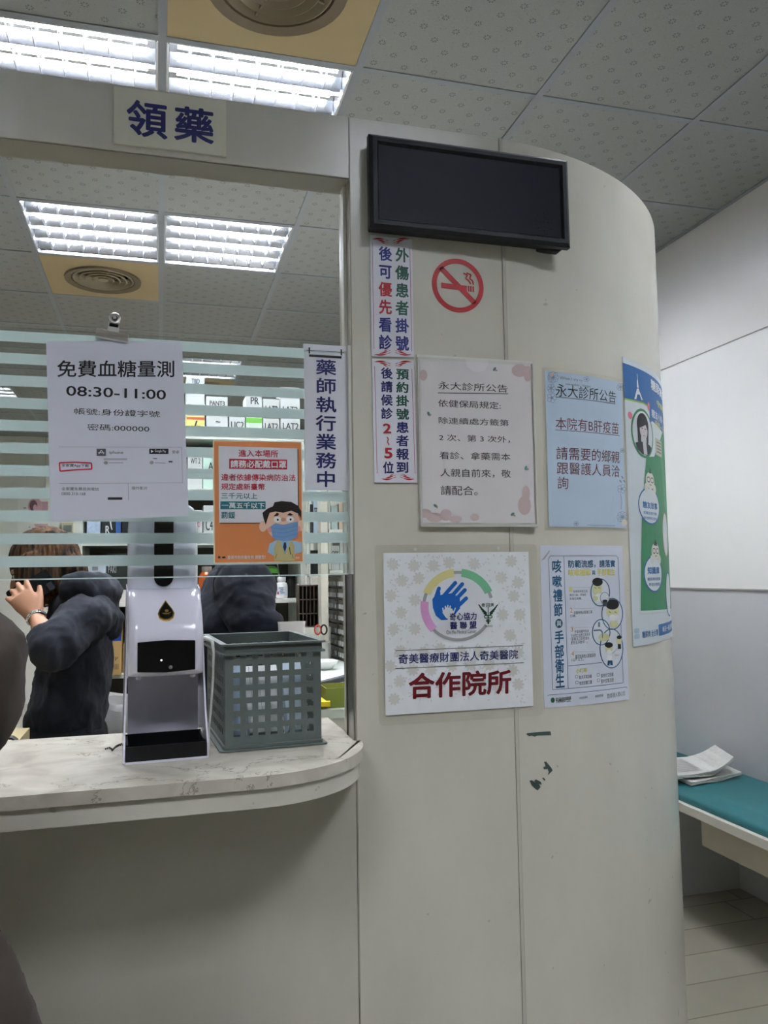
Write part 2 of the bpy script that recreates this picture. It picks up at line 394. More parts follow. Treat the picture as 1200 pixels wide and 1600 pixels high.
# counter: laminate front, fascia band and marble top with a rounded end
def counter_outline(inset, yb=1.57, xl=-2.6):
    r = .2 - inset; yf = 1.162 + inset; cx = JX - .2 + .008; P = [(xl, yb), (xl, yf)]
    for i in range(41):
        a = -pi / 2 + (pi / 2) * i / 40; P.append((cx + r * cos(a), yf + r + r * sin(a)))
    return P
ctr = thing('service_counter', 'cream laminate service counter front under the marble slab', 'counter', (-.5, YW, 0))
mb = MB(LAM2); mb.box(-2.6, JX - .002, YW, YW + .04, .0, ZC - .047); mb.build('front_panel', ctr, world=True)
P = counter_outline(.006); P += [(P[-1][0], YW - .001), (-2.6, YW - .001)]; P = P[1:]
mb = MB(LAM); mb.prism(P, ZC - .046, ZC - .0185); mb.build('fascia', ctr, world=True)
P = counter_outline(0); xe = P[-1][0]; P += [(xe, YW - .0005), (JX - .0012, YW - .0005), (JX - .0012, 1.585), (0, 1.56), (-2.6, 1.56)]; P = P[1:]
mb = MB(MARBLE); mb.prism(P, ZC - .018, ZC)
o = mb.build('countertop', bevel=.003)
tag(o, 'cream veined marble countertop with rounded right end', 'countertop')
# glass screen
gl = thing('glass_screen', 'clear glass screen with frosted horizontal stripes above the counter', 'glass screen', (-.5, YG, EYE))
mb = MB(GLASS); mb.box(-2.598, JX - .007, YG - .003, YG + .003, EYE, EYE + .4); mb.build('pane', gl, world=True)
mb = MB(FILM)
for k in range(11):
    z = EYE + .018 + .036 * k; mb.box(-2.598, JX - .007, YG + .0032, YG + .0036, z, z + .0175)
mb.build('frosted_stripes', gl, world=True)
mb = MB(M('edge_painted_glint', (225, 240, 238), .15, var=.02)); mb.box(-2.598, JX - .007, YG - .0035, YG + .0035, EYE - .0022, EYE - .0002); mb.build('edge_painted_glint', gl, world=True)  # lower glass edge in a pale colour, its bright reflection painted in
# ---------------------------------------------------------------- ceiling lights
TUBE = M('fluorescent_tube', (246, 250, 255), .4, emit=TUBE_POWER, var=0)
REFL = M('bright_reflector', (205, 208, 214), .17, 1.0, var=.02)
LOUV = M('louver_blade', (200, 203, 210), .2, 1.0, var=.02)
def make_light(x, y, w, label):
    t = thing('ceiling_light', label, 'ceiling light', (x + w / 2, y + .3, ZCEIL), 0, None)
    h = w / 2 - .016
    mb = MB(LOUV)
    mb.box(-h, h, -.286, .286, .09, .095)
    for sx in (-1, 1): mb.box(sx * h - .004, sx * h + .004, -.286, .286, -.003, .09)
    for sy in (-1, 1): mb.box(-h, h, sy * .284 - .004, sy * .284 + .004, -.003, .09)
    mb.build('housing', t)
    mb = MB(REFL)
    for k in range(4):
        c = -.207 + .138 * k
        prof = [(c - .066, .012), (c - .05, .055), (c - .02, .083), (c + .02, .083), (c + .05, .055), (c + .066, .012)]
        mb.rings([[(sx * (h - .006), p[0], p[1]) for p in prof] for sx in (-1, 1)], cap=False, closed=False)
    mb.build('reflector', t)
    for k in range(4):
        c = -.207 + .138 * k
        mb = MB(TUBE); mb.tube([(-h + .03, c, .05), (h - .03, c, .05)], .013, 8); mb.build('lamp_tube', t)
    mb = MB(LOUV)
    for k in range(3):
        c = -.138 + .138 * k; mb.box(-h + .005, h - .005, c - .003, c + .003, -.002, .03)
    for k in range(1, 8):
        c = -h + 2 * h * k / 8; mb.box(c - .0012, c + .0012, -.28, .28, 0, .028)
    mb.build('louver', t)
    return t
NAMES = {(-.6, 2.37): 'ceiling light at the top left corner, partly behind the header beam', (0, 2.37): 'ceiling light beside the tan air diffuser, above the header beam',
         (-.6, 3.57): 'left ceiling light of the pair seen under the header beam', (0, 3.57): 'right ceiling light of the pair seen under the header beam',
         (0, 5.97): 'distant ceiling light seen between the stripes of the glass'}
for x, y in LIGHTS:
    if (x, y) in NAMES: lab = NAMES[(x, y)]; g = None
    else: lab = 'recessed louvered ceiling light outside the frame or hidden'; g = 'ceiling lights out of sight'
    i = colm(x); o = make_light(XS[i], YS[row(y)], XS[i + 1] - XS[i], lab)
    if g: o['group'] = g
# ceiling air diffusers
TAN = M('tan_diffuser_panel', (176, 155, 114), .6, var=.06, scale=3); RINGM = M('beige_diffuser_ring', (152, 138, 114), .55, var=.06)
DARK = M('dark_duct', (52, 46, 40), .9)
def make_diffuser(x, y, w, label, slots=False):
    t = thing('ceiling_diffuser', label, 'air diffuser', (x + w / 2, y + .3, ZCEIL))
    mb = MB(TAN); n = 40; h = w / 2 - .013; r0 = .185
    sq = []
    for i in range(n):
        a = 2 * pi * i / n; c, s_ = cos(a), sin(a); k = 1 / max(abs(c), abs(s_)); sq.append((c * k * h, s_ * k * .287))
    for z, flip in ((-.002, 0),):
        A = [mb.v((p[0], p[1], z)) for p in sq]; B = [mb.v((r0 * cos(2 * pi * i / n), r0 * sin(2 * pi * i / n), z)) for i in range(n)]
        C = [mb.v((p[0], p[1], .01)) for p in sq]
        for i in range(n):
            j = (i + 1) % n; mb.face([A[i], A[j], B[j], B[i]]); mb.face([A[i], C[i], C[j], A[j]])
    mb.build('panel', t)
    mb = MB(DARK); mb.lathe([(r0 + .01, .005), (r0, .09), (0.001, .09)], seg=40, cap=False); mb.build('duct_neck', t)
    if slots:
        for k in range(6):
            mb = MB(RINGM); mb.box(-.17, .17, -.15 + .06 * k - .016, -.15 + .06 * k + .016, -.008, .004, ); mb.build('slat', t)
        return t
    mb = MB(M('diffuser_flange', (118, 102, 80), .6)); mb.lathe([(r0 + .012, -.002), (r0 + .010, -.012), (r0 - .022, -.006), (r0 - .03, .02)], seg=40, cap=False); mb.build('flange', t, smooth=True)
    for k in range(4):
        r = .145 - .033 * k; mb = MB(RINGM)
        mb.lathe([(r + .012, -.004), (r + .006, -.008), (r - .016, .028), (r - .012, .03), (r + .012, -.004)], seg=36, cap=False); mb.build('cone_ring', t, smooth=True)
    mb = MB(RINGM); mb.lathe([(.001, -.008), (.026, -.006), (.02, .02), (.001, .022)], seg=20); mb.build('hub', t, smooth=True)
    mb = MB(RINGM)
    for a in (.3, 1.87, 3.44, 5.01): mb.box(.0, .16, -.003, .003, .0, .02, Matrix.Rotation(a, 4, 'Z'))
    mb.build('spokes', t)
    return t
make_diffuser(0, 1.77, .6, 'round air diffuser in tan panel at top edge, nearest the viewer')
make_diffuser(-.6, 4.17, .6, 'small round air diffuser in tan panel beyond the left louvered light')
make_diffuser(0, 6.57, .6, 'far slotted air vent seen through the glass above the boxes', True)
# ---------------------------------------------------------------- sheets, signs and their print
_txt = {}
def text_geo(s):
    key = s
    if key not in _txt:
        c = bpy.data.curves.new('lettering', 'FONT'); c.body = s; c.size = 1; c.resolution_u = 3
        o = bpy.data.objects.new('lettering', c); COL.objects.link(o)
        me = bpy.data.meshes.new_from_object(o.evaluated_get(bpy.context.evaluated_depsgraph_get()))
        _txt[key] = ([(v.co.x, v.co.y) for v in me.vertices], [tuple(p.vertices) for p in me.polygons])
        bpy.data.objects.remove(o); bpy.data.curves.remove(c); bpy.data.meshes.remove(me)
    return _txt[key]
def bend_cuts(bm):
    xs = [v.co.x for v in bm.verts]
    if not xs or max(xs) < SX: return
    x = max(SX, min(xs) + .004)
    while x < max(xs) - .003:
        bmesh.ops.bisect_plane(bm, geom=bm.verts[:] + bm.edges[:] + bm.faces[:], plane_co=(x, 0, 0), plane_no=(1, 0, 0)); x += .025
def map_build(mb, mapf, name, parent=None, smooth=False):
    """mb holds (along, up, out) coordinates of a surface: bend and place them"""
    bend = mapf is wall_map
    if bend: bend_cuts(mb.bm)
    for v in mb.bm.verts: v.co = mapf(v.co.x, v.co.y, v.co.z)
    return mb.build(name, parent, smooth=smooth, world=True, loc=None if parent else 'center')
class Art:
    def __init__(s, root, mapf, base, pick): s.root, s.mapf, s.base, s.pick = root, mapf, base, pick; s.parts = {}; s.n = 0; s.c = 0; s.k, s.ox, s.oy = 1, 0, 0
    def zoom(s, k, ox, oy): s.k, s.ox, s.oy = k, ox, oy; return s
    def P(s, x, y): return s.pick(s.ox + s.k * x, s.oy + s.k * y)
    def part(s, name, mat):
        if name not in s.parts: s.parts[name] = MB()
        return s.parts[name].use(mat)
    def ab(s, name, pts, mat, lay=0):
        s.c = (s.c + 1) % 50; s.part(name, mat).poly([(p[0], p[1], s.base + lay * 1.6e-4 + s.c * 2.6e-6) for p in pts])
    def poly(s, name, pts, mat, lay=0): s.ab(name, [s.P(*p) for p in pts], mat, lay)
    def rect(s, name, x0, y0, x1, y1, mat, lay=0): s.poly(name, [(x0, y0), (x0, y1), (x1, y1), (x1, y0)], mat, lay)
    def ell(s, name, cx, cy, rx, ry, mat, lay=0, n=28, rot=0):
        c, sn = cos(rot), sin(rot)
        s.poly(name, [(cx + rx * cos(2 * pi * i / n) * c - ry * sin(2 * pi * i / n) * sn, cy + rx * cos(2 * pi * i / n) * sn + ry * sin(2 * pi * i / n) * c) for i in range(n)], mat, lay)
    def ring(s, name, cx, cy, rx, ry, th, mat, lay=0, a0=0, a1=360, n=40):
        A = [radians(a0 + (a1 - a0) * i / n) for i in range(n + 1)]
        for p, q in zip(A, A[1:]):
            s.poly(name, [(cx + rx * cos(p), cy - ry * sin(p)), (cx + rx * cos(q), cy - ry * sin(q)), (cx + (rx - th) * cos(q), cy - (ry - th) * sin(q)), (cx + (rx - th) * cos(p), cy - (ry - th) * sin(p))], mat, lay)
    def line(s, name, pts, w, mat, lay=0):
        for (x0, y0), (x1, y1) in zip(pts, pts[1:]):
            dx, dy = x1 - x0, y1 - y0; l = max(1e-6, sqrt(dx * dx + dy * dy)); nx, ny = -dy / l * w / 2, dx / l * w / 2
            s.poly(name, [(x0 + nx, y0 + ny), (x1 + nx, y1 + ny), (x1 - nx, y1 - ny), (x0 - nx, y0 - ny)], mat, lay)
    def text(s, name, body, q, mat, bold=0.0, lay=1, em=False):
        """lettering fitted into a photo box (x0,y0,x1,y1) or quad TL TR BR BL"""
        V, F = text_geo(body)
        if name == 'lettering': s.n += 1; name = 'lettering#%d' % s.n
        if len(q) == 4: A, C = s.P(q[0], q[1]), s.P(q[2], q[3]); quad = [A, (C[0], A[1]), C, (A[0], C[1])]
        else: quad = [s.P(q[i], q[i + 1]) for i in (0, 2, 4, 6)]
        if em: x0, x1, y0, y1 = 0.02, .98, -.1, .86
        else: xs = [v[0] for v in V]; ys = [v[1] for v in V]; x0, x1, y0, y1 = min(xs), max(xs), min(ys), max(ys)
        m = s.part(name, mat)
        sh = [(0, 0)] if bold <= 0 else [(bold, 0), (-bold, 0), (0, bold), (0, -bold), (bold * .7, bold * .7), (-bold * .7, bold * .7), (bold * .7, -bold * .7), (-bold * .7, -bold * .7)]
        x0 -= max(bold, 0); x1 += max(bold, 0); y0 -= max(bold, 0); y1 += max(bold, 0)
        for k, (ox, oy) in enumerate(sh):                    # heavier strokes: the glyph printed again a hair to each side
            out = []
            for x, y in V:
                u = (x + ox - x0) / (x1 - x0); t = (y1 - y - oy) / (y1 - y0)
                p = [(quad[0][i] * (1 - u) + quad[1][i] * u) * (1 - t) + (quad[3][i] * (1 - u) + quad[2][i] * u) * t for i in (0, 1)]
                out.append(m.v((p[0], p[1], s.base + lay * 1.6e-4 + k * 2e-6)))
            for f in F: m.face([out[i] for i in f])
    def column(s, name, chars, q, mats, bold=0.0, lay=1):
        """one character under the other inside (x0,y0,x1,y1)"""
        x0, y0, x1, y1 = q; n = len(chars); s.n += 1
        if name == 'lettering': name = 'lettering#%d' % s.n; h = (y1 - y0) / n; g = h * .08
        for i, ch in enumerate(chars):
            s.text(name, ch, (x0, y0 + h * i + g / 2, x1, y0 + h * (i + 1) - g / 2), mats[i] if isinstance(mats, list) else mats, bold, lay, em=ord(ch) > 255)
    def finish(s, smooth=False):
        return {n: map_build(mb, s.mapf, n.split('#')[0], s.root, smooth) for n, mb in s.parts.items()}
def sheet(name, label, cat, mapf, ab, w0, th, mat, group=None):
    mb = MB(mat); lo = [mb.v((p[0], p[1], w0)) for p in ab]; hi = [mb.v((p[0], p[1], w0 + th)) for p in ab]; n = len(lo)
    mb.face(lo[::-1]); mb.face(hi)
    for i in range(n): mb.face([lo[i], lo[(i + 1) % n], hi[(i + 1) % n], hi[i]])
    o = map_build(mb, mapf, name); return tag(o, label, cat, group)
def outline(art_or_pts, pick): return [pick(*p) for p in art_or_pts]
NAVY = ink((34, 36, 104)); RED = ink((186, 34, 44)); DRED = ink((112, 14, 28)); BLK = ink((24, 24, 26)); GRN = ink((22, 84, 66)); BLUE = ink((28, 34, 128))
GREY = ink((105, 105, 108)); LGREY = ink((165, 168, 172)); WHT = ink((240, 241, 242)); TEAL = ink((44, 124, 134)); MAROON = ink((112, 42, 54))
PAPER = M('white_paper', (226, 228, 240), .6, var=.015)
# --- 領藥 sign on the header beam
c = [(178, 137), (353, 160), (353, 246), (178, 225)]
r = sheet('acrylic_sign', 'cream acrylic sign with large navy characters on the header beam', 'sign', wall_map, outline(c, on_wall), .0004, .004, M('cream_acrylic', (236, 234, 214), .25, var=.02))
a = Art(r, wall_map, .0045, on_wall)
a.text('lettering', '領', (198, 156, 262, 221), NAVY, .022); a.text('lettering', '藥', (272, 166, 334, 229), NAVY, .022); a.finish()
# --- LED board
sb = thing('display_board', 'switched off black electronic display board high on the cream wall', 'display', (.55, YW - .02, EYE + .69))
P = [(.352, EYE + .766), (.738, EYE + .766), (.738, EYE + .606), (.352, EYE + .606)]
FR = M('black_board_frame', (20, 22, 30), .38, var=.15, scale=300, bump=.25, bscale=700); SCR = M('dark_smoked_panel', (38, 39, 51), .5, var=.03, spec=.2)
x0, x1, z0, z1 = .3505, .7385, EYE + .602, EYE + .772; yf = YW - .038
mb = MB(FR); mb.box(x0 + .004, x1 - .004, YW - .021, YW - .0005, z0 + .004, z1 - .004); mb.box(x1 - .05, x1 - .004, YW - .021, YW + .015, z0 + .004, z1 - .004); mb.build('housing', sb, world=True, bevel=.003)
mb = MB(FR); b = .0175
R4 = lambda i, y: [(x0 + i, y, z0 + i), (x1 - i, y, z0 + i), (x1 - i, y, z1 - i), (x0 + i, y, z1 - i)]
mb.rings([R4(0, YW - .02), R4(0, yf + .006), R4(.006, yf), R4(b - .004, yf), R4(b, yf + .007), R4(b, YW - .019)], cap=False); mb.build('frame', sb, world=True)
mb = MB(SCR); mb.box(x0 + b, x1 - b, yf + .006, yf + .012, z0 + b, z1 - b); mb.build('screen', sb, world=True)
mb = MB(M('hole_black', (3, 3, 4), .9)); cx, cz = x1 - .052, z0 + .045
for i in range(-2, 3):
    for dx, dz in ((i, 0), (0, i)): mb.lathe([(.0012, 0), (.0001, .0003)], (cx + dx * .008, yf + .0058, cz + dz * .0085), 'Y', 8)
for i in (-1, 1):
    for j in (-1, 1): mb.lathe([(.0012, 0), (.0001, .0003)], (cx + i * .0125, yf + .0058, cz + j * .013), 'Y', 8)
mb.build('speaker_holes', sb, world=True)
# --- no smoking decal
NS = ink((196, 46, 54), .4)
s0, zc_ = .5245, EYE + .5235; R = .0505; n = 56
mb = MB(NS)
def ringpoly(r0, r1):
    for i in range(n):
        p, q = 2 * pi * i / n, 2 * pi * (i + 1) / n
        A = [(r0, p), (r0, q), (r1, q), (r1, p)]
        mb.rings([[(s0 + r_ * cos(t), zc_ + r_ * sin(t), w) for r_, t in A] for w in (.0002, .0007)])
ringpoly(R, R * .82)
def strip(pts, w, lay=0):
    for (ax, ay), (bx, by) in zip(pts, pts[1:]):
        l = sqrt((bx - ax) ** 2 + (by - ay) ** 2); nx, ny = -(by - ay) / l * w / 2, (bx - ax) / l * w / 2
        q = [(ax + nx, ay + ny), (bx + nx, by + ny), (bx - nx, by - ny), (ax - nx, ay - ny)]
        mb.rings([[(s0 + x * R, zc_ + y * R, w_ + lay * 1e-4) for x, y in q] for w_ in (.0002, .0007)])
strip([(-.66, .62), (.66, -.62)], .19)
strip([(-.64, -.04), (.34, -.08)], .19, 1)
for k in range(3): strip([(.41 + .09 * k, .02), (.41 + .09 * k, -.19)], .055, 1)
strip([(.22, .48), (.38, .42), (.30, .30), (.42, .22), (.50, .10)], .05, 1); strip([(.34, .5), (.52, .44), (.46, .30), (.58, .22), (.6, .08)], .05, 1)
o = map_build(mb, wall_map, 'no_smoking_decal'); tag(o, 'round red no smoking decal stuck on cream wall under the display board', 'decal')
# --- two tall strips
PLATE = M('white_pvc_plate', (236, 236, 244), .35, var=.01)
def ornament(a, x0, x1, y, up, mat=RED):
    m = (x0 + x1) / 2; w = (x1 - x0) / 2; s = -1 if up else 1; nm = 'ornament#%d' % up
    def leaf(p, q, th, sag):
        (ax, ay), (bx, by) = p, q; P = []; Q = []
        for i in range(9):
            t = i / 8; x = ax + (bx - ax) * t; yy = ay + (by - ay) * t + s * sag * sin(pi * t); h = th * sin(pi * min(1, t * 1.25 + .02)) if t < .8 else th * (1 - t) * 3.4
            P.append((x, yy - h / 2)); Q.append((x, yy + h / 2))
        a.poly(nm, P + Q[::-1], mat, 1)
    for d in (-1, 1):
        leaf((m + d * w * .98, y - s * 1.5), (m + d * w * .08, y + s * 2.0), 2.6, -2.4)
        leaf((m + d * w * .72, y - s * .5), (m + d * w * .10, y + s * 5.0), 2.4, -.6)
        leaf((m + d * w * .5, y + s * 2.6), (m + d * w * .22, y + s * 6.2), 1.8, .2)
c = [(577.5, 368), (643, 375.5), (645.8, 559), (580, 557)]
r = sheet('notice_plate', 'narrow white plate of green, red and blue characters directly under the display board', 'notice', wall_map, outline(c, on_wall), .0004, .003, PLATE)
a = Art(r, wall_map, .0035, on_wall)
a.column('lettering', '外傷患者掛號', (616.5, 386, 638.5, 551), [GRN] * 4 + [BLUE] * 2, .028)
a.column('lettering', '後可優先看診', (590.5, 384, 612, 549.5), [BLUE] * 2 + [RED] * 2 + [BLUE] * 2, .028)
ornament(a, 580, 639, 376.5, False); ornament(a, 583, 643, 553, True)
PINK = ink((196, 110, 140)); a.line('border', [(581, 380), (583.5, 546)], .9, PINK, 1); a.line('border', [(639.5, 388), (642.5, 550)], .9, PINK, 1)
a.finish()
c = [(580.3, 561), (646, 564.5), (651, 754.5), (584.5, 754)]
r = sheet('notice_plate', 'narrow white plate with red numerals 2 and 5 beside the acrylic notice holder', 'notice', wall_map, outline(c, on_wall), .0004, .003, PLATE)
a = Art(r, wall_map, .0035, on_wall)
a.column('lettering', '預約掛號患者報到', (617.5, 575, 638.5, 741), [GRN] * 4 + [NAVY] * 4, .028)
a.column('lettering', '後請候診', (594, 573.5, 613, 657), NAVY, .028)
a.text('lettering', '2', (597.5, 662, 610.5, 678), RED, .03); a.text('lettering', '5', (599.5, 700, 612.5, 717), RED, .03)
a.line('lettering', [(603.5, 683), (606, 686.5), (604.5, 691), (607, 696)], 1.6, RED, 1)
a.text('lettering', '位', (597, 721, 615, 741), NAVY, .028, em=True)
ornament(a, 583, 643, 568, False); ornament(a, 594, 648, 747, True)
a.line('border', [(584.5, 573), (588.5, 740)], .9, PINK, 1); a.line('border', [(642.5, 577), (647.5, 740)], .9, PINK, 1)
a.finish()
# --- acrylic holder with pinkish notice
hold = thing('notice_holder', 'clear acrylic holder with a pale pink clinic notice in thin black characters', 'notice holder', (.555, YW, EYE + .23))
x0, x1, z0, z1 = .4415, .6675, EYE + .080, EYE + .3835
mb = MB(M('holder_back', (236, 234, 228), .3, var=.01)); mb.box(x0, x1, YW - .0035, YW - .0006, z0, z1 + .006); mb.box(x1 - .1, x1, YW - .001, YW + .004, z0 + .01, z1 - .01); mb.build('back_plate', hold, world=True)
CLEAR = SLEEVE
EDGE = M('acrylic_edge', (232, 232, 226), .12, var=.02)
mb = MB(EDGE); mb.box(x0, x0 + .0028, YW - .0095, YW - .0036, z0, z1); mb.box(x1 - .0028, x1, YW - .0095, YW - .0036, z0, z1); mb.box(x0 + .0028, x1 - .0028, YW - .0095, YW - .0036, z0, z0 + .0045); mb.build('edge', hold, world=True)
pap = MB(M('pink_tinted_paper', (248, 243, 247), .6, var=.04, scale=9)); pap.box(x0 + .005, x1 - .005, YW - .0055, YW - .0052, z0 + .007, z1 - .003)
po = pap.build('notice_paper', hold, world=True); tag(po, 'pale pink paper with teal petals')
mb = MB(CLEAR); cx = (x0 + x1) / 2; P = [(x0 + .0005, z0), (x1 - .0005, z0), (x1 - .0005, z1)] + [(cx + .0225 * cos(pi * i / 16), z1 - .0225 * sin(pi * i / 16)) for i in range(17)] + [(x0 + .0005, z1)]
mb.prism(P, 0, .001, Matrix(((1, 0, 0, 0), (0, 0, 1, YW - .0108), (0, 1, 0, 0), (0, 0, 0, 1)))); mb.build('front_panel', hold, world=True)
flat_wall = lambda s_, z, w: Vector((s_, YW - w, z))
a = Art(hold, flat_wall, .0056, lambda x, y: (onY(x, y, YW).x, onY(x, y, YW).z)).zoom(.25, 560, 540)
TH = -.004
a.text('lettering', '永大診所公告', (492, 228, 925, 298), BLK, TH); a.line('lettering', [(490, 300), (928, 305)], 4, BLK, 1)
for tx, q in (('依健保局規定:', (492, 340, 882, 402)), ('除連續處方籤第', (495, 450, 932, 507)), ('2 次、第 3 次外，', (497, 556, 940, 612)), ('看診、拿藥需本', (500, 664, 942, 722)), ('人親自前來，敬', (505, 770, 945, 830)), ('請配合。', (507, 877, 738, 938))):
    a.text('lettering', tx, q, BLK, TH)
BLUSH = M('blush_blossom', (228, 206, 208), .7, var=.06, scale=40); PET = ink((92, 150, 156))
rnd = random.Random(3)
for x, y, rx, ry in ((410, 1050, 40, 28), (470, 1075, 50, 30), (540, 1060, 36, 36), (600, 1085, 40, 22), (1030, 1000, 40, 60), (1000, 160, 50, 40), (720, 1075, 26, 22), (1040, 930, 24, 50), (400, 190, 24, 34), (1050, 180, 26, 50)): a.ell('blossoms', x, y, rx, ry, BLUSH, 0)
for x, y, t in ((475, 1003, .6), (955, 1055, 2.5), (432, 430, 1.2), (1038, 768, 1.8), (843, 152, 2.2)): a.ell('petals', x, y, 14, 8, PET, 1, 12, t); a.ell('petals', x + 10, y + 8, 9, 5, ink((200, 170, 150)), 1, 12, t + 1)
a.finish()
# --- hospital partner sign in soft sleeve
c = [(62, 105), (75, 90), (1090, 84), (1105, 98), (1147, 1170), (1130, 1188), (112, 1257), (92, 1240)]
pk = lambda x, y: on_wall(570 + .2417 * x, 830 + .2417 * y)
r = sheet('sleeved_sign', 'square partner hospital sign with blue hand logo in a clear rounded sleeve', 'sign', wall_map, outline(c, pk), .0015, .0008, SLEEVE)
a = Art(r, wall_map, .0026, on_wall).zoom(.2417, 570, 830)
FLO = M('beige_blossom_print', (224, 224, 219), .6, var=.03)
a.poly('sheet', [(117, 141), (131, 1190), (1086, 1127), (1053, 133)], M('floral_sheet', (244, 247, 250), .5, var=.03, scale=70), 0)
rnd = random.Random(5)
for i, (x, y) in enumerate([(x, y) for y in range(205, 1180, 112) for x in range(175, 1060, 128)]):
    x += rnd.uniform(-18, 18) + (60 if (i // 7) % 2 else 0); y += rnd.uniform(-22, 22)
    if x > 1020 or y > 1118 - .06 * (x - 140) or y < 190 or (sqrt((x - 598) ** 2 + (y - 485) ** 2) < 275): continue
    for k in range(9): a.ell('flower_print', x + 24 * cos(k * 2 * pi / 9), y + 25 * sin(k * 2 * pi / 9), 17, 9, FLO, 1, 10, k * 2 * pi / 9)
    a.ell('flower_print', x, y, 17, 17, FLO, 1, 12)
for i in range(420):
    x, y = rnd.uniform(135, 1050), rnd.uniform(155, 1110)
    if sqrt((x - 598) ** 2 + (y - 485) ** 2) > 262: a.ell('flower_print', x, y, 10, 3.5, ink((222, 224, 224)), 1, 8, rnd.uniform(0, 3))
GR = ink((168, 168, 170))
RX, RY = 226, 226; CX, CY = 598, 484
a.ell('logo', CX, CY, 226, 226, ink((236, 238, 243)), 2, 40)
for a0, a1 in ((84, 98), (14, 30), (156, 172), (222, 326)): a.ring('logo', CX, CY, 230, 228, 20, GR, 3, a0, a1, 12)
a.ring('logo', CX, CY, 242, 242, 52, ink((226, 216, 150)), 4, 97, 158, 16); a.ring('logo', CX, CY, 242, 242, 52, ink((128, 200, 156)), 4, 24, 84, 16); a.ring('logo', CX, CY, 242, 242, 52, ink((220, 160, 208)), 4, 172, 224, 16)
HB = ink((22, 100, 190))
def finger(x0, y0, x1, y1, w, mat, lay):
    a.line('logo', [(x0, y0), (x1, y1)], w, mat, lay); a.ell('logo', x1, y1, w / 2, w / 2, mat, lay, 14)
a.poly('logo', [(432, 440), (450, 415), (500, 410), (560, 400), (610, 430), (610, 500), (560, 560), (525, 572), (490, 574), (455, 545), (436, 495)], HB, 5)
finger(500, 425, 580, 334, 25, HB, 6); finger(540, 440, 625, 342, 25, HB, 6); finger(565, 460, 642, 380, 25, HB, 6); finger(580, 500, 650, 434, 25, HB, 6); finger(448, 450, 475, 370, 25, HB, 6)
finger(455, 470, 470, 400, 30, HB, 6)
a.poly('logo', [(497, 525), (520, 490), (560, 500), (575, 540), (545, 572), (520, 560)], WHT, 7)
for x0, y0, x1, y1 in ((505, 530, 500, 498), (520, 525, 516, 486), (530, 520, 532, 480), (540, 522, 548, 484), (560, 545, 580, 498)): finger(x0, y0, x1, y1, 9, WHT, 7)
a.poly('logo', [(520, 528), (545, 520), (560, 580), (540, 585)], WHT, 7)
a.text('lettering', '奇心協力', (543, 528, 718, 572), NAVY, .02, 9); a.text('lettering', '醫 聯 盟', (545, 585, 718, 628), NAVY, .02, 9); a.text('lettering', 'Chi Mei Medical Center', (522, 640, 716, 657), GREY, .0, 9)
EM = ink((20, 66, 44)); a.text('emblem', '奇', (750, 465, 772, 488), EM, .02, 8); a.text('emblem', '美', (808, 463, 830, 486), EM, .02, 8); a.rect('emblem', 779, 464, 804, 490, EM, 7); a.text('emblem', '巨', (782, 467, 801, 487), WHT, .02, 9)
a.line('emblem', [(792, 490), (793, 590)], 5, EM, 8); a.ell('emblem', 793, 592, 6, 9, EM, 8, 10)
for d in (-1, 1):
    for k in range(5): a.line('emblem', [(792 + d * (62 - 8 * k), 474 + 14 * k), (792 + d * (40 - 5 * k), 500 + 9 * k), (792 + d * 10, 528 + 4 * k)], 7 - .6 * k, EM, 8)
    a.ring('emblem', 792 + d * 12, 552, 16, 12, 5, EM, 8, 0, 360, 14); a.ring('emblem', 792 + d * 4, 578, 12, 9, 4, EM, 8, 0, 360, 14)
a.text('emblem', 'TAIWAN', (770, 607, 820, 619), EM, 0, 8)
a.line('rules', [(195, 772), (1017, 738)], 3.5, BLK, 3); a.line('rules', [(195, 887), (1022, 849)], 3.5, BLK, 3)
a.text('lettering', '奇美醫療財團法人奇美醫院', (215, 793, 985, 763, 985, 824, 215, 858), NAVY, .012, 4)
a.text('lettering', '合作院所', (280, 915, 942, 890, 942, 1048, 280, 1086), DRED, .028, 4)
a.ell('rivets', 323, 118, 9, 9, ink((222, 222, 214)), 0, 12); a.ell('rivets', 860, 110, 9, 9, ink((222, 222, 214)), 0, 12)
a.finish()
# --- pale blue vaccine notice
pk = lambda x, y: on_wall(830 + .2 * x, 560 + .2 * y)
r = sheet('laminated_notice', 'pale blue laminated vaccine notice with maroon characters on the wall curve', 'notice', wall_map, outline([(80, 68), (100, 1345), (775, 1350), (725, 170)], pk), .0012, .0006, SLEEVE)
a = Art(r, wall_map, .002, on_wall).zoom(.2, 830, 560)
a.poly('sheet', [(101, 98), (134, 1316), (733, 1328), (700, 192)], M('pale_blue_paper', (196, 214, 232), .5, var=.02), 0)
a.text('lettering', '永大診所公告', (185, 198, 655, 262, 655, 352, 185, 300), BLK, -.002); a.line('lettering', [(183, 303), (650, 358)], 4, BLK, 1)
a.text('lettering', '本院有B肝疫苗', (185, 460, 676, 505, 676, 596, 185, 555), MAROON, 0); a.line('lettering', [(182, 560), (684, 606)], 4, MAROON, 1)
a.text('lettering', '請需要的鄉親', (190, 690, 682, 728, 682, 822, 190, 790), MAROON, 0)
a.text('lettering', '跟醫護人員洽', (194, 810, 684, 838, 684, 930, 194, 905), MAROON, 0); a.text('lettering', '詢', (200, 922, 284, 926, 284, 1022, 200, 1020), MAROON, 0)
SK = ink((140, 152, 176)); a.text('sketch', 'When I try to', (216, 140, 395, 165, 395, 190, 216, 172), GREY, -.005); a.text('sketch', 'remember, I forget', (265, 192, 458, 210, 458, 236, 265, 216), GREY, -.005)
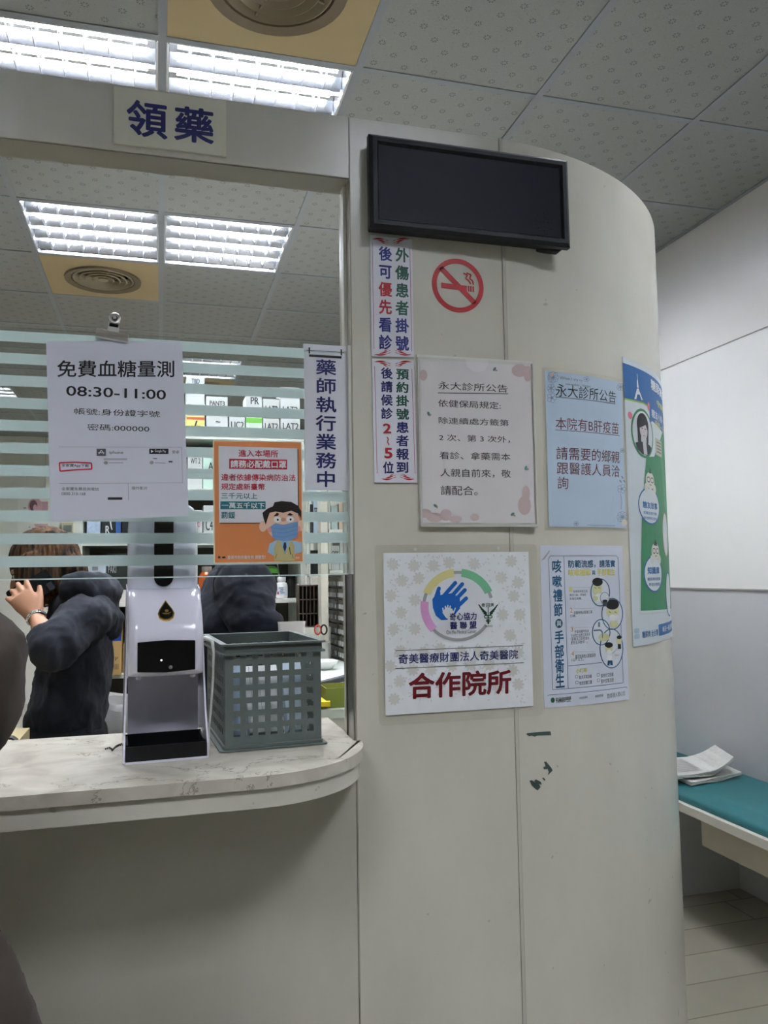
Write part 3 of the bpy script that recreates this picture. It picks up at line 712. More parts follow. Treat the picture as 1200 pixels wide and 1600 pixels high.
def blossom(x, y, r, n=6):
    for k in range(n):
        t = 2 * pi * k / n; a.ring('sketch', x + r * .6 * cos(t), y + r * .6 * sin(t), r * .42, r * .42, 3, SK, 1, 0, 360, 10)
    a.ell('sketch', x, y, r * .2, r * .2, SK, 1, 8)
blossom(165, 150, 45, 8); blossom(150, 235, 34); blossom(155, 310, 40, 5); blossom(425, 165, 24, 5); blossom(690, 225, 30); blossom(705, 720, 20, 5); blossom(700, 1020, 36, 5); blossom(705, 1240, 45, 8); blossom(345, 1292, 20, 6)
a.ell('sketch', 155, 130, 12, 16, ink((226, 190, 176)), 2, 10); a.ell('sketch', 718, 1285, 22, 28, ink((230, 224, 214)), 2, 12)
a.line('sketch', [(690, 1060), (700, 1120), (695, 1180)], 4, SK, 1); a.line('sketch', [(430, 1302), (650, 1308)], 4, SK, 1)
for x, y in ((705, 930), (720, 960), (690, 960)): a.ell('sketch', x, y, 14, 6, SK, 1, 10, 1)
a.finish()
# --- influenza etiquette poster
pk = lambda x, y: on_wall(830 + .2 * x, 830 + .2 * y)
r = sheet('poster', 'white cough etiquette poster with teal vertical title and cartoon circles', 'poster', wall_map, outline([(65, 112), (100, 1381), (762, 1312), (708, 115)], pk), .0008, .0005, M('poster_paper', (222, 226, 238), .45, var=.015))
a = Art(r, wall_map, .0014, on_wall).zoom(.15625, 840, 860)
DT = ink((26, 90, 130)); YEL = ink((220, 210, 120)); SKIN = ink((222, 220, 170)); HAIR = ink((28, 30, 34)); ORG = ink((226, 170, 120))
for pts in ([(122, 56), (105, 80), (145, 1392), (850, 1322), (798, 75), (780, 54), (122, 56)], [(256, 58), (300, 1378)], [(300, 1155), (640, 1120)], [(92, 1455), (110, 1445), (878, 1365), (890, 1376)]): a.line('border', pts, 4.5, DT, 1)
BX = [(138, 92, 234, 224), (142, 250, 238, 368), (148, 388, 244, 512), (154, 530, 246, 658)]
BX2 = [(163, 803, 258, 928), (165, 945, 260, 1075), (168, 1085, 262, 1222), (172, 1232, 266, 1368)]
for ch, q in zip('咳嗽禮節', BX): a.text('lettering', ch, q, DT, .022)
for ch, q in zip('手部衛生', BX2): a.text('lettering', ch, q, DT, .022)
a.ell('lettering', 208, 730, 37, 46, DT, 1); a.text('lettering', '與', (184, 702, 232, 758), WHT, .015, 3)
a.text('lettering', '防範流感，請落實', (300, 97, 770, 170), DT, .02); a.text('lettering', '咳嗽禮節', (300, 190, 526, 252), YEL, .03); a.text('lettering', '與', (537, 200, 572, 246), DT, .015); a.text('lettering', '手部衛生', (588, 186, 768, 250), YEL, .03)
for n_, y, ls in (('1', 365, ['咳嗽時用衛生紙', '掩住口鼻，然後將', '丟進垃圾桶。']), ('2', 575, ['就醫時務必配戴口罩', '口罩。']), ('3', 765, ['手部接觸呼吸道', '分泌物之後應立即洗手', '（若無法立即用清水', '肥皂洗淨雙手）。']), ('4', 1010, ['盡可能與他人距離保持', '1公尺以上。'])):
    dx = (y - 365) * .03; a.text('lettering', n_, (312 + dx, y, 338 + dx, y + 46), ORG if n_ != '1' else YEL, .01)
    a.line('lettering', [(350 + dx, y + 5), (560 + dx * .5, y + 2)], 1.5, LGREY, 1)
    for i, t in enumerate(ls):
        x = 350 + dx if i == 0 else 314 + dx; w = 20.5 * len(t); yy = y + (34 if i == 0 else 34 + 36 * i)
        a.text('lettering', t, (x, yy, min(x + w, 640 if n_ in '24' else 520), yy + 21), GREY, 0)
def circle(cx, cy, rx, ry): a.ell('illustration', cx, cy, rx, ry, ink((226, 230, 238)), 2); a.ring('illustration', cx, cy, rx, ry, 9, DT, 3, 0, 360, 30)
circle(618, 420, 98, 140); a.ell('illustration', 588, 385, 48, 62, SKIN, 4); a.ell('illustration', 590, 315, 52, 42, HAIR, 5); a.ell('illustration', 600, 470, 30, 42, WHT, 5); a.ell('illustration', 570, 480, 24, 24, SKIN, 6)
for x in (568, 606): a.line('illustration', [(x - 10, 372), (x + 10, 380)], 4, HAIR, 6)
a.ell('illustration', 660, 475, 46, 58, ink((226, 230, 238)), 7); a.ring('illustration', 660, 475, 46, 58, 4, DT, 8, 0, 360, 24); a.poly('illustration', [(638, 510), (646, 558), (680, 558), (686, 510)], ink((70, 84, 96)), 9); a.ell('illustration', 662, 505, 24, 12, HAIR, 10)
circle(738, 635, 108, 160)
a.ell('illustration', 740, 600, 62, 84, SKIN, 4); a.ell('illustration', 738, 540, 66, 52, HAIR, 5); a.poly('illustration', [(706, 655), (722, 640), (780, 640), (798, 655), (790, 700), (755, 716), (715, 700)], WHT, 6); a.ell('illustration', 755, 735, 42, 36, SKIN, 5)
for x in (716, 772): a.line('illustration', [(x - 14, 612), (x + 8, 622)], 5, HAIR, 6)
circle(730, 980, 118, 200)
circle(628, 818, 92, 132)
a.line('illustration', [(552, 800), (620, 795), (640, 820), (640, 850)], 14, ink((120, 140, 160)), 4); a.rect('illustration', 596, 715, 616, 765, ink((130, 150, 170)), 4); a.ell('illustration', 656, 868, 56, 40, SKIN, 4); a.ell('illustration', 640, 850, 6, 30, ink((130, 170, 200)), 5)
a.ell('illustration', 704, 975, 38, 50, SKIN, 5); a.ell('illustration', 702, 945, 40, 28, HAIR, 6); a.ell('illustration', 706, 1012, 24, 24, WHT, 6); a.poly('illustration', [(684, 1040), (735, 1040), (735, 1100), (690, 1100)], WHT, 5); a.poly('illustration', [(692, 1100), (738, 1100), (742, 1145), (718, 1145), (714, 1115), (708, 1150), (688, 1150)], DT, 5)
a.ell('illustration', 806, 895, 26, 44, SKIN, 5); a.ell('illustration', 806, 868, 26, 18, HAIR, 6); a.poly('illustration', [(792, 935), (822, 935), (824, 985), (794, 985)], HAIR, 5); a.text('illustration', '1m', (765, 1035, 800, 1055), ORG, 0, 6); a.line('illustration', [(740, 1030), (790, 975)], 4, LGREY, 5)
a.text('lettering', '小叮嚀', (375, 1182, 490, 1220), YEL, .02)
for x, y, t in ((372, 1250, '勤洗手常消毒'), (588, 1232, '保持社交距離'), (374, 1308, '有症狀戴口罩'), (590, 1286, '室內空氣流通')):
    a.line('lettering', [(x, y), (x + 24, y - 2), (x + 25, y + 24), (x + 1, y + 26), (x, y)], 2.5, GREY, 1); a.text('lettering', t, (x + 36, y + 2, x + 36 + 128, y + 25), GREY, .005)
a.ell('logo', 146, 1497, 20, 26, ink((40, 110, 80)), 1); a.text('lettering', '衛生福利部疾病管制署', (176, 1472, 328, 1492), BLK, .01); a.text('lettering', 'TAIWAN CDC', (176, 1496, 328, 1512), BLK, .005)
a.text('lettering', '1922防疫專線', (412, 1464, 492, 1478), GREY, 0); a.text('lettering', '疾病管制署', (568, 1446, 650, 1460), GREY, 0); a.text('lettering', '防疫達人關心您', (690, 1432, 868, 1448, ), GREY, 0)
a.poly('scuff', [(30, 105), (60, 70), (112, 0), (118, 6), (66, 84)], ink((170, 166, 160)), 1)
a.finish()
# --- large diabetes poster rolled around the curve
pk = lambda x, y: on_wall(830 + .2 * x, 560 + .2 * y)
sL, zT, zB = .926, EYE + .436, EYE - .155; sR = sL + .42
r = sheet('poster', 'tall blue and green health poster wrapped around the bend of the wall', 'poster', wall_map, [(sL + .003, zT), (sL, zB), (sR, zB), (sR, zT)], .0008, .0006, M('glossy_poster', (214, 222, 226), .3, var=.02))
W, H = sR - sL, zT - zB
a = Art(r, wall_map, .0015, lambda x, y: (sL + W * x / 100, zT - H * y / 141.4))     # poster units: 100 wide, 141.4 tall
PB = ink((44, 104, 168)); PG = ink((58, 140, 96)); PL = ink((206, 214, 214))
a.poly('header_band', [(0.5, 3), (0.5, 20.6), (10, 20.2), (22, 19.6), (45, 21), (70, 24), (99.5, 27), (99.5, 3)], PB, 0)
a.line('header_band', [(.5, 21), (10, 20.6), (22, 20), (45, 21.4), (70, 24.4), (99.5, 27.4)], .8, ink((150, 190, 70)), 1)
EI = 'tower_icon'
a.line(EI, [(15.4, 6), (15.6, 10)], .5, WHT, 1); a.poly(EI, [(15, 9), (16, 9), (17, 14), (21.6, 18.6), (19.4, 18.8), (17.6, 16.4), (14.8, 16.6), (13.2, 19.4), (11, 19.6), (14.4, 14)], WHT, 1)
a.line(EI, [(13, 16.2), (18.8, 15.8)], .5, WHT, 2); a.line(EI, [(14.3, 13.4), (17.2, 13.2)], .4, PB, 2)
a.text('lettering', '糖尿病好朋友', (35, 4.6, 96, 10.6), WHT, .03, 2); a.text('lettering', '守護健康', (46, 14, 84, 17.4), ink((224, 222, 110)), .02, 2)
a.poly('green_panel', [(23, 47.6), (19, 60), (14, 80), (11.4, 100), (8.8, 124.6), (98, 127), (98, 30), (60, 30), (44, 40), (36, 46)], PG, 0)
a.poly('green_panel', [(48, 36), (58, 34), (66, 72), (58, 72)], ink((80, 158, 112)), 1)
a.line('green_panel', [(21.6, 47.6), (12.4, 82), (7.6, 126), (98, 128.4)], .8, PL, 1)
a.poly('speech_band', [(30.5, 18.6), (30.5, 29.4), (34.5, 27.4), (98, 33), (98, 24)], PB, 2); a.text('lettering', '糖友小美  分享照顧', (34, 20.8, 92, 25.4), WHT, .01, 3); a.text('lettering', '我的一天控糖生活', (40, 25.8, 94, 29.8), ink((224, 222, 130)), .01, 3)
# portrait of a woman in an oval
PO = 'portrait'; QX = lambda x: 20.5 + (x - 21) * .92; QY = lambda y: 35.8 + (y - 52) * .56
def pp(pts): return [(QX(x), QY(y)) for x, y in pts]
a.ell(PO, 20.5, 35.8, 14.6, 12.6, PG, 2, 36); a.ell(PO, 20.5, 35.8, 13, 11.3, ink((216, 220, 226)), 3, 36); a.poly(PO, pp([(9.5, 62.5), (14, 61), (19, 60), (24, 60), (29, 61), (32.5, 63), (30, 68.5), (25, 71.5), (18, 71.5), (12.4, 68)]), ink((34, 40, 46)), 4)
a.poly(PO, pp([(18.6, 58), (24, 58), (25.2, 71), (20, 71)]), ink((206, 202, 206)), 5); a.ell(PO, QX(20.5), QY(45), 7.6, 6.4, HAIR, 4); a.poly(PO, pp([(12.4, 45), (17, 45), (17, 63), (13, 61)]), HAIR, 5); a.poly(PO, pp([(24.5, 45), (28.6, 45), (27.6, 60), (24.6, 62)]), HAIR, 5)
a.ell(PO, QX(21), QY(49), 5, 4.9, ink((212, 204, 208)), 6); a.poly(PO, pp([(15.5, 48), (16.5, 40.5), (22, 39), (27, 43), (26.6, 48.5), (24, 43.6)]), HAIR, 7)
for x in (18.9, 23.3): a.line(PO, pp([(x - 1.1, 47.6), (x + 1.1, 47.8)]), .45, HAIR, 7)
a.line(PO, pp([(21, 49), (20.6, 51.6), (21.4, 51.8)]), .22, ink((150, 130, 136)), 7); a.line(PO, pp([(19.6, 54.2), (22.4, 54.2)]), .4, ink((170, 110, 120)), 7)
a.ell(PO, 5.6, 28.6, 2.4, 1.8, ink((232, 130, 150)), 3); a.ell(PO, 29.5, 20.5, 1.8, 2.2, ink((232, 130, 150)), 3)
def bubble(x, y, rx, ry, col): a.ell('bubble', x, y, rx, ry, col, 3, 32); a.ell('bubble', x, y, rx - 1, ry - .8, ink((224, 230, 232)), 4, 32)
bubble(26, 72.4, 15.6, 9.6, PB); a.text('lettering', '糖友故事', (15.5, 70.4, 37, 74), PB, .03, 6); a.text('lettering', '控糖這樣不難！', (16, 75.4, 36, 76.9), PB, .01, 6); a.text('lettering', '跟他聊聊怎麼做', (16, 78, 35.5, 79.5), PB, .01, 6)
bubble(27.4, 106.8, 13.8, 9.4, PB); a.text('lettering', '知識庫', (18, 103.2, 36, 107), PB, .03, 6); a.text('lettering', '糖尿病知識集', (17.6, 108.6, 37, 110.2), PB, .01, 6); a.text('lettering', '學習好輕鬆', (19, 111.4, 36, 113), PB, .01, 6)
for x, y in ((27, 59.4), (31, 95.6)):
    a.ell('illustration#%d' % x, x, y, 6.4, 4.4, ink((228, 224, 214)), 5); a.ring('illustration#%d' % x, x - 2.6, y - .4, 2.5, 1.5, .45, HAIR, 6, 0, 360, 14); a.ring('illustration#%d' % x, x + 3, y - .4, 2.5, 1.5, .45, HAIR, 6, 0, 360, 14); a.line('illustration#%d' % x, [(x - 1.4, y + 2.2), (x + 1.4, y + 2.2)], .35, HAIR, 6)
    a.ell('illustration#%d' % x, x - 6, y + 4, 2.6, 2.4, ink((224, 222, 214)), 5, 14); a.ell('illustration#%d' % x, x + 6.4, y + 4, 2.6, 2.4, ink((224, 222, 214)), 5, 14)
a.poly('illustration#27', [(25.4, 55.6), (27.4, 52.6), (29, 55.6)], ink((60, 70, 66)), 6); a.poly('illustration#31', [(28, 92.4), (31.4, 89), (34, 92.6)], ink((40, 52, 50)), 6)
bubble(56, 86, 9, 12, ink((200, 150, 120))); bubble(58, 118, 9, 12, PB)
a.rect('note_patch', 39, 35.6, 54, 44.6, ink((196, 192, 172)), 4)
for k in range(4): a.line('note_patch', [(41, 37.6 + 1.7 * k), (52, 37.4 + 1.7 * k)], .6, GREY, 5)
a.text('lettering', '糖尿病 全台灣', (9.4, 134.6, 30, 138), PB, .02, 1); a.rect('footer_band', 31.4, 132.6, 98, 138.4, PB, 0); a.text('lettering', '每天一點改變 健康看得見', (38, 134, 90, 137), WHT, .01, 2)
for k in range(6): a.ell('footer_band', 2.5 + 1.4 * (k % 3), 134 + (k % 2) * 2.6, 1.4, 1.3, ink((170, 190, 206)), 1, 8)
a.finish()
# --- worn tape residue left on the wall
GT = M('dark_green_tape', (74, 92, 88), .7, var=.15)
pk = lambda x, y: on_wall(770 + .10833 * x, 1090 + .10833 * y)
o = sheet('tape_residue', 'short level strip of dark green tape residue under the posters', 'tape residue', wall_map, outline([(482, 527), (520, 556), (560, 548), (600, 562), (640, 548), (838, 542), (832, 490), (800, 487), (620, 500), (500, 512)], pk), .0002, .0004, GT)
o = sheet('tape_residue', 'slanted upper scrap of torn green tape residue on the wall', 'tape residue', wall_map, outline([(738, 925), (760, 990), (728, 1000), (735, 1035), (790, 1030), (805, 1075), (790, 1120), (862, 1050), (840, 1010), (770, 925)], pk), .0002, .0004, GT)
o = sheet('tape_residue', 'slanted lower scrap of torn green tape residue on the wall', 'tape residue', wall_map, outline([(528, 1200), (560, 1265), (605, 1310), (645, 1338), (685, 1290), (660, 1240), (705, 1255), (690, 1215), (625, 1180), (600, 1190), (612, 1230), (560, 1190)], pk), .0002, .0004, GT)
o = sheet('tape_residue', 'tiny fleck of green tape residue between two larger scraps', 'tape residue', wall_map, outline([(708, 1160), (740, 1196), (760, 1190), (735, 1156)], pk), .0002, .0004, GT)
pk = lambda x, y: on_wall(560 + .2833 * x, 200 + .2833 * y)
# --- things on the glass: blood sugar sheet, clip, orange mask notice, pharmacist plate
pg = lambda x, y: on_glass(.275 * x, 490 + .275 * y)
r = sheet('paper_notice', 'white laminated sheet with black hours 08:30-11:00 clipped to the glass', 'notice', glass_map, outline([(262, 156), (288, 1181), (1072, 1150), (1034, 160)], pg), .0002, .0005, PAPER)
a = Art(r, glass_map, .0008, on_glass).zoom(.275, 0, 490)
a.text('lettering', '免費血糖量測', (325, 266, 990, 268, 990, 362, 325, 362), BLK, .012); a.text('lettering', '08:30-11:00', (377, 410, 943, 490), BLK, .012)
a.text('lettering', '帳號:身份證字號', (422, 536, 908, 590), BLK, 0); a.text('lettering', '密碼:000000', (497, 626, 848, 674), BLK, 0)
for p in ([(333, 758), (1030, 760)], [(338, 966), (1040, 962)], [(728, 964), (730, 1060)], [(1032, 760), (1038, 962)]): a.line('table_rules', p, 2.5, LGREY, 1)
a.rect('app_icon', 549, 768, 602, 809, ink((84, 88, 98)), 1); a.line('app_icon', [(562, 798), (576, 776), (590, 798)], 4, WHT, 2); a.line('app_icon', [(558, 791), (594, 791)], 4, WHT, 2)
a.text('lettering', 'iphone', (621, 779, 700, 803), GREY, .01); a.rect('store_badge', 848, 768, 957, 798, ink((36, 36, 42)), 1); a.text('store_badge', 'Google Play', (880, 773, 944, 793), WHT, .005, 2); a.poly('store_badge', [(858, 774), (858, 792), (873, 783)], WHT, 2)
a.text('lettering', '安卓', (978, 777, 1018, 797), GREY, .01)
a.rect('screenshot#1', 590, 822, 722, 833, ink((190, 192, 200)), 1); a.line('screenshot#1', [(620, 848), (700, 848)], 4, LGREY, 1); a.ell('screenshot#1', 602, 848, 12, 10, LGREY, 1, 10); a.line('screenshot#2', [(870, 824), (892, 824)], 5, GREY, 1); a.line('screenshot#2', [(880, 848), (940, 850)], 4, LGREY, 1); a.ell('screenshot#2', 862, 847, 12, 10, LGREY, 1, 10); a.rect('screenshot#2', 958, 838, 980, 846, ink((60, 60, 66)), 1)
a.text('lettering', '全家寶App下載', (350, 853, 505, 876), BLK, .008)
a.line('marker_box', [(338, 848), (430, 845), (520, 850), (522, 884), (430, 888), (342, 896), (338, 848)], 8, ink((212, 50, 66)), 2)
a.text('lettering', '全家寶免費諮詢電話', (350, 986, 562, 1007), GREY, .006); a.text('lettering', '0800-310-168', (350, 1015, 486, 1033), GREY, .006); a.text('lettering', '操作影片', (748, 982, 838, 1002), GREY, .006)
a.rect('caption_bar', 613, 1044, 695, 1058, ink((40, 40, 46)), 1); a.finish()
# bulldog clip
cp = on_glass(178, 541); CHR = M('chrome', (214, 212, 208), .3, .9, var=.02)
t = thing('bulldog_clip', 'silver bulldog clip gripping the white sheet to the top of the glass', 'clip', (cp[0] - .002, YG, EYE + .401)); t.rotation_euler = (0, radians(7), 0)
mb = MB(CHR)
for s_ in (-1, 1): mb.rings([[(x, s_ * y, z * .72) for y, z in ((.0055, -.020), (.010, -.017), (.012, -.010), (.009, -.004), (.004, .004), (.003, .003), (.0075, -.005), (.0105, -.010), (.0085, -.0165), (.0055, -.018))] for x in (-.0255, .0255)])
mb.build('jaw', t, smooth=True)
mb = MB(CHR)
for s_ in (-1, 1): mb.prism([(-.009, -.002), (.009, -.002), (.0085, .012), (.009, .020), (-.009, .020), (-.0085, .012)], 0, .0008, Matrix(((1, 0, 0, 0), (0, -s_ * .25, 1, s_ * .0055), (0, 1, 0, 0), (0, 0, 0, 1))))
mb.build('arm', t)
mb = MB(CHR)
for s_ in (-1,): mb.lathe([(.0045, -.001), (.0085, -.0015), (.0095, .0005), (.0085, .002), (.0045, .0015)], (0, s_ * .0035, .024), 'Y', 24, cap=False)
mb.lathe([(.0005, -.002), (.003, -.0015), (.003, .006)], (0, -.004, .024), 'Y', 14); mb.use(M('clip_dark', (40, 38, 40), .3, .8)).lathe([(.0005, 0), (.0088, 0)], (0, -.0025, .024), 'Y', 20, cap=False); mb.tube([(-.007, 0, .012), (.007, 0, .012)], .004, 10)
mb.build('thumb_ring', t, smooth=True)
# orange mask notice
pg = lambda x, y: on_glass(270 + .25 * x, 530 + .25 * y)
r = sheet('laminated_notice', 'orange laminated notice showing a cartoon man in a blue mask, on the glass', 'notice', glass_map, outline([(250, 630), (255, 1402), (818, 1392), (805, 640)], pg), .0002, .0005, M('cream_laminate_edge', (236, 226, 196), .3, var=.01))
a = Art(r, glass_map, .0008, on_glass).zoom(.25, 270, 530)
OR = ink((226, 142, 88), .35); a.poly('sheet', [(258, 638), (264, 1397), (810, 1388), (800, 646)], OR, 0)
a.poly('white_panel', [(292, 676), (296, 1155), (790, 1152), (786, 690)], ink((120, 84, 60)), 1); a.poly('white_panel', [(285, 668), (289, 1147), (783, 1146), (777, 683)], ink((232, 232, 238)), 2)
CR_ = ink((190, 40, 64))
a.text('lettering', '進入本場所', (410, 690, 658, 694, 658, 740, 410, 736), CR_, .015, 4); a.poly('lettering', [(352, 748), (352, 810), (714, 815), (714, 753)], CR_, 3); a.text('lettering', '請務必配戴口罩', (360, 756, 708, 760, 708, 808, 360, 804), WHT, .022, 5)
a.text('lettering', '違者依據傳染病防治法', (302, 841, 766, 846, 766, 888, 302, 884), CR_, .015, 4); a.text('lettering', '規定處新臺幣', (302, 900, 575, 903, 575, 943, 302, 942), CR_, .015, 4); a.text('lettering', '三千元以上', (302, 960, 528, 1000), TEAL, .015, 4)
a.rect('lettering', 297, 1014, 579, 1063, TEAL, 3); a.text('lettering', '一萬五千以下', (304, 1020, 573, 1059), WHT, .02, 5); a.text('lettering', '罰鍰', (302, 1078, 390, 1121), TEAL, .015, 4)
SK2 = ink((240, 200, 172)); HR = ink((38, 28, 28)); BM = ink((124, 160, 206)); SHB = ink((168, 204, 226)); VST = ink((202, 188, 132)); I = 'cartoon_man'
a.poly(I, [(592, 1330), (604, 1280), (640, 1258), (770, 1260), (790, 1270), (806, 1268), (806, 1330), (770, 1340), (640, 1360)], SHB, 3); a.poly(I, [(650, 1262), (632, 1300), (634, 1388), (762, 1385), (760, 1290), (745, 1262)], VST, 4); a.poly(I, [(672, 1262), (700, 1345), (735, 1262)], SHB, 5); a.poly(I, [(694, 1270), (688, 1300), (700, 1330), (710, 1300), (706, 1270)], ink((34, 50, 92)), 6)
a.ell(I, 563, 1170, 24, 34, SK2, 4); a.ell(I, 800, 1165, 14, 34, SK2, 4); a.ell(I, 688, 1150, 106, 112, SK2, 5, 36)
a.poly(I, [(580, 1160), (566, 1120), (560, 1085), (590, 1060), (625, 1045), (635, 1020), (680, 1012), (740, 1018), (780, 1040), (802, 1075), (800, 1120), (786, 1092), (740, 1072), (690, 1085), (640, 1078), (605, 1085), (592, 1120)], HR, 6)
a.poly(I, [(628, 1108), (650, 1084), (664, 1092), (656, 1104)], HR, 7); a.poly(I, [(712, 1100), (730, 1086), (752, 1098), (736, 1104)], HR, 7)
for x, y in ((653, 1128), (733, 1126)): a.ell(I, x, y, 24, 18, WHT, 7); a.ell(I, x + 2, y + 1, 6, 7, HR, 8, 12)
a.ell(I, 690, 1128, 16, 12, ink((214, 150, 126)), 7, 14); a.ell(I, 608, 1190, 16, 18, ink((236, 160, 150)), 6, 14); a.ell(I, 785, 1185, 14, 18, ink((236, 160, 150)), 6, 14)
a.poly(I, [(610, 1170), (640, 1150), (690, 1160), (740, 1148), (782, 1140), (780, 1230), (740, 1256), (690, 1262), (640, 1254), (624, 1240)], BM, 8)
for y in (1180, 1205, 1230): a.line(I, [(618, y), (690, y + 8), (780, y - 14)], 2.5, ink((96, 134, 188)), 9)
a.line(I, [(728, 1300), (734, 1345)], 5, GRN, 6); a.line(I, [(650, 1340), (640, 1372)], 3, ink((110, 100, 60)), 6); a.line(I, [(742, 1340), (752, 1372)], 3, ink((110, 100, 60)), 6)
a.text('lettering', '臺南市政府衛生局 提醒您!', (342, 1352, 578, 1374), WHT, .01, 3); a.text('lettering', '廣告', (766, 1360, 791, 1374), WHT, 0, 3); a.ell('logo', 318, 1364, 12, 6, BLK, 3, 10); a.rect('logo', 282, 1356, 297, 1370, BLK, 3)
a.finish()
# hanging pharmacist plate
pl = thing('hanging_sign', 'tall white plate with one navy character column hung on the glass', 'sign', (.28, YG - .006, EYE + .27))
x0, x1, z0, z1 = .2405, .3195, EYE + .1445, EYE + .3865
mb = MB(PLATE); mb.box(x0, x1, YG - .0085, YG - .0052, z0, z1); mb.build('plate', pl, world=True)
mb = MB(PLATE); mb.box(x0 - .001, x1 - .002, YG - .0085, YG - .004, z1 + .0045, z1 + .0135); mb.box(x0, x1 - .004, YG - .004, YG + .004, z1 + .0137, z1 + .0155); mb.build('hanger_strip', pl, world=True)
mb = MB(BLACKP)
for x in (x0 + .009, x1 - .013): mb.tube([(x, YG - .0095, z1 - .003), (x, YG - .0095, z1 + .0075)], .0013, 8)
mb.tube([(x0 + .004, YG - .0092, z1 + .0026), (x1 - .008, YG - .0092, z1 + .0026)], .0005, 6); mb.build('wire_hooks', pl, world=True)
mb = MB(M('black_tape', (30, 30, 32), .5)); mb.box(x0 + .0085, x1 - .0125, YG - .0092, YG - .0086, z1 - .0085, z1 - .0045); mb.build('tape_strip', pl, world=True)
a = Art(pl, glass_map, .0050, on_glass).zoom(.25, 270, 530); a.column('lettering', '藥師執行業務中', (888, 122, 1020, 934), NAVY, .016); a.finish()
# ---------------------------------------------------------------- things on the counter
def rrect(hx, hy, r, cx=0, cy=0, n=5):
    P = []
    for sx, sy, a0 in ((1, 1, 0), (-1, 1, 90), (-1, -1, 180), (1, -1, 270)):
        for i in range(n):
            a = radians(a0 + 90 * i / (n - 1)); P.append((cx + sx * (hx - r) + r * cos(a), cy + sy * (hy - r) + r * sin(a)))
    return P
PEARL = M('pearl_white_plastic', (226, 224, 238), .16, var=.01, coat=.4)
LILAC_SHADED = M('shaded_lilac_plastic', (206, 204, 216), .3, var=.01)  # darker tone of the pearl plastic: shade of the recess put into the colour
dsp = thing('sanitizer_dispenser', 'white automatic hand sanitizer dispenser with black tray and gold drop emblem', 'dispenser', (.008, 1.371, ZC), radians(3))
mb = MB(PEARL); mb.prism(rrect(.064, .075, .008), .0005, .004)
for s_ in (-1, 1):
    mb.rings([[(s_ * (.0625 - .005 * min(1, z / .2)) + d, y, z) for y, z in ((-.075, .003), (.064, .003), (.064, .27), (.02, .262), (-.028, .20), (-.04, .128), (-.052, .07), (-.068, .035), (-.075, .024))] for d in (-.0014, .0014)])
mb.build('stand', dsp)
mb = MB(LILAC_SHADED)
rows = [(.004, .03, .056), (.05, .036, .0555), (.1, .034, .055), (.14, .026, .055)]
mb.rings([[(x * hw, y0 - .02 * (1 - x * x) * 0 - (abs(x) ** 3) * .022, z) for x in (-1, -.8, -.5, 0, .5, .8, 1)] for z, y0, hw in rows], cap=False, closed=False)
mb.box(-.055, .055, .05, .054, .004, .2); mb.build('splash_plate', dsp, smooth=True)
mb = MB(PEARL)
mb.rings([[(x, y, z) for x, y in rrect(.0575, .024, .02, 0, .05, 7)] for z in (.13, .27, .36)] + [[(x * k, .05 + (y - .05) * k, z) for x, y in rrect(.0575, .024, .02, 0, .05, 7)] for k, z in ((.97, .385), (.88, .398), (.7, .405))])
mb.build('tower', dsp, smooth=True)
mb = MB(M('gloss_black', (10, 10, 12), .12, var=.01)); mb.rings([[(x, y, z) for x, z in rrect(.0155, .068, .0153, 0, .3335, 9)] for y in (.0275, .0235)]); mb.build('refill_window', dsp, smooth=True)
prof = [(.127, -.046), (.1285, -.054), (.134, -.0605), (.16, -.0635), (.186, -.063), (.203, -.058), (.219, -.048), (.235, -.034), (.247, -.019), (.256, -.003), (.2625, .018)]
mb = MB(PEARL); rs = []
for i, (z, yf) in enumerate(prof):
    k = .97 if i == 0 else 1; hw = .0575 * k; yb = .05
    rs.append([(x, y, z) for x, y in rrect(hw, (yb - yf) / 2, min(.016, (yb - yf) / 2 - .001), 0, (yb + yf) / 2, 6)])
mb.rings(rs); mb.build('cover', dsp, smooth=True)
mb = MB(_mats['gloss_black'])
q = [(-.0435, .136), (0, .1335), (.0435, .136), (.0435, .1815), (0, .1835), (-.0435, .1815)]
mb.rings([[(x, y, z) for x, z in q] for y in (-.060, -.0652)]); sw = mb.build('sensor_window', dsp, bevel=.0012)
mb = MB(M('sensor_glow', (240, 244, 250), .3, emit=1.5)); mb.lathe([(.0013, 0), (.0001, .0003)], (-.008, -.0653, .153), 'Y', 10); mb.build('indicator', sw)
mb = MB(M('sensor_grey', (120, 122, 126), .3)); mb.lathe([(.003, 0), (.0001, .0004)], (.006, -.0653, .1415), 'Y', 14); mb.build('lens', sw)
mb = MB(PEARL)
for s_ in (-1, 1): mb.lathe([(.0045, .127), (.0045, .1235), (.003, .122)], (s_ * .041, -.045, 0), 'Z', 14)
mb.build('nozzle', dsp, smooth=True)
TR = M('tray_black', (16, 16, 20), .34, var=.05)
mb = MB(TR); mb.box(-.059, .059, -.0735, .008, .004, .007)
for y0, y1 in ((-.0735, -.0705), (.005, .008)): mb.box(-.059, .059, y0, y1, .007, .026 if y0 < -.05 else .031)
for x0 in (-.059, .056): mb.box(x0, x0 + .003, -.0705, .005, .007, .0285)
mb.box(-.056, .056, -.045, -.042, .007, .017); mb.build('drip_tray', dsp)
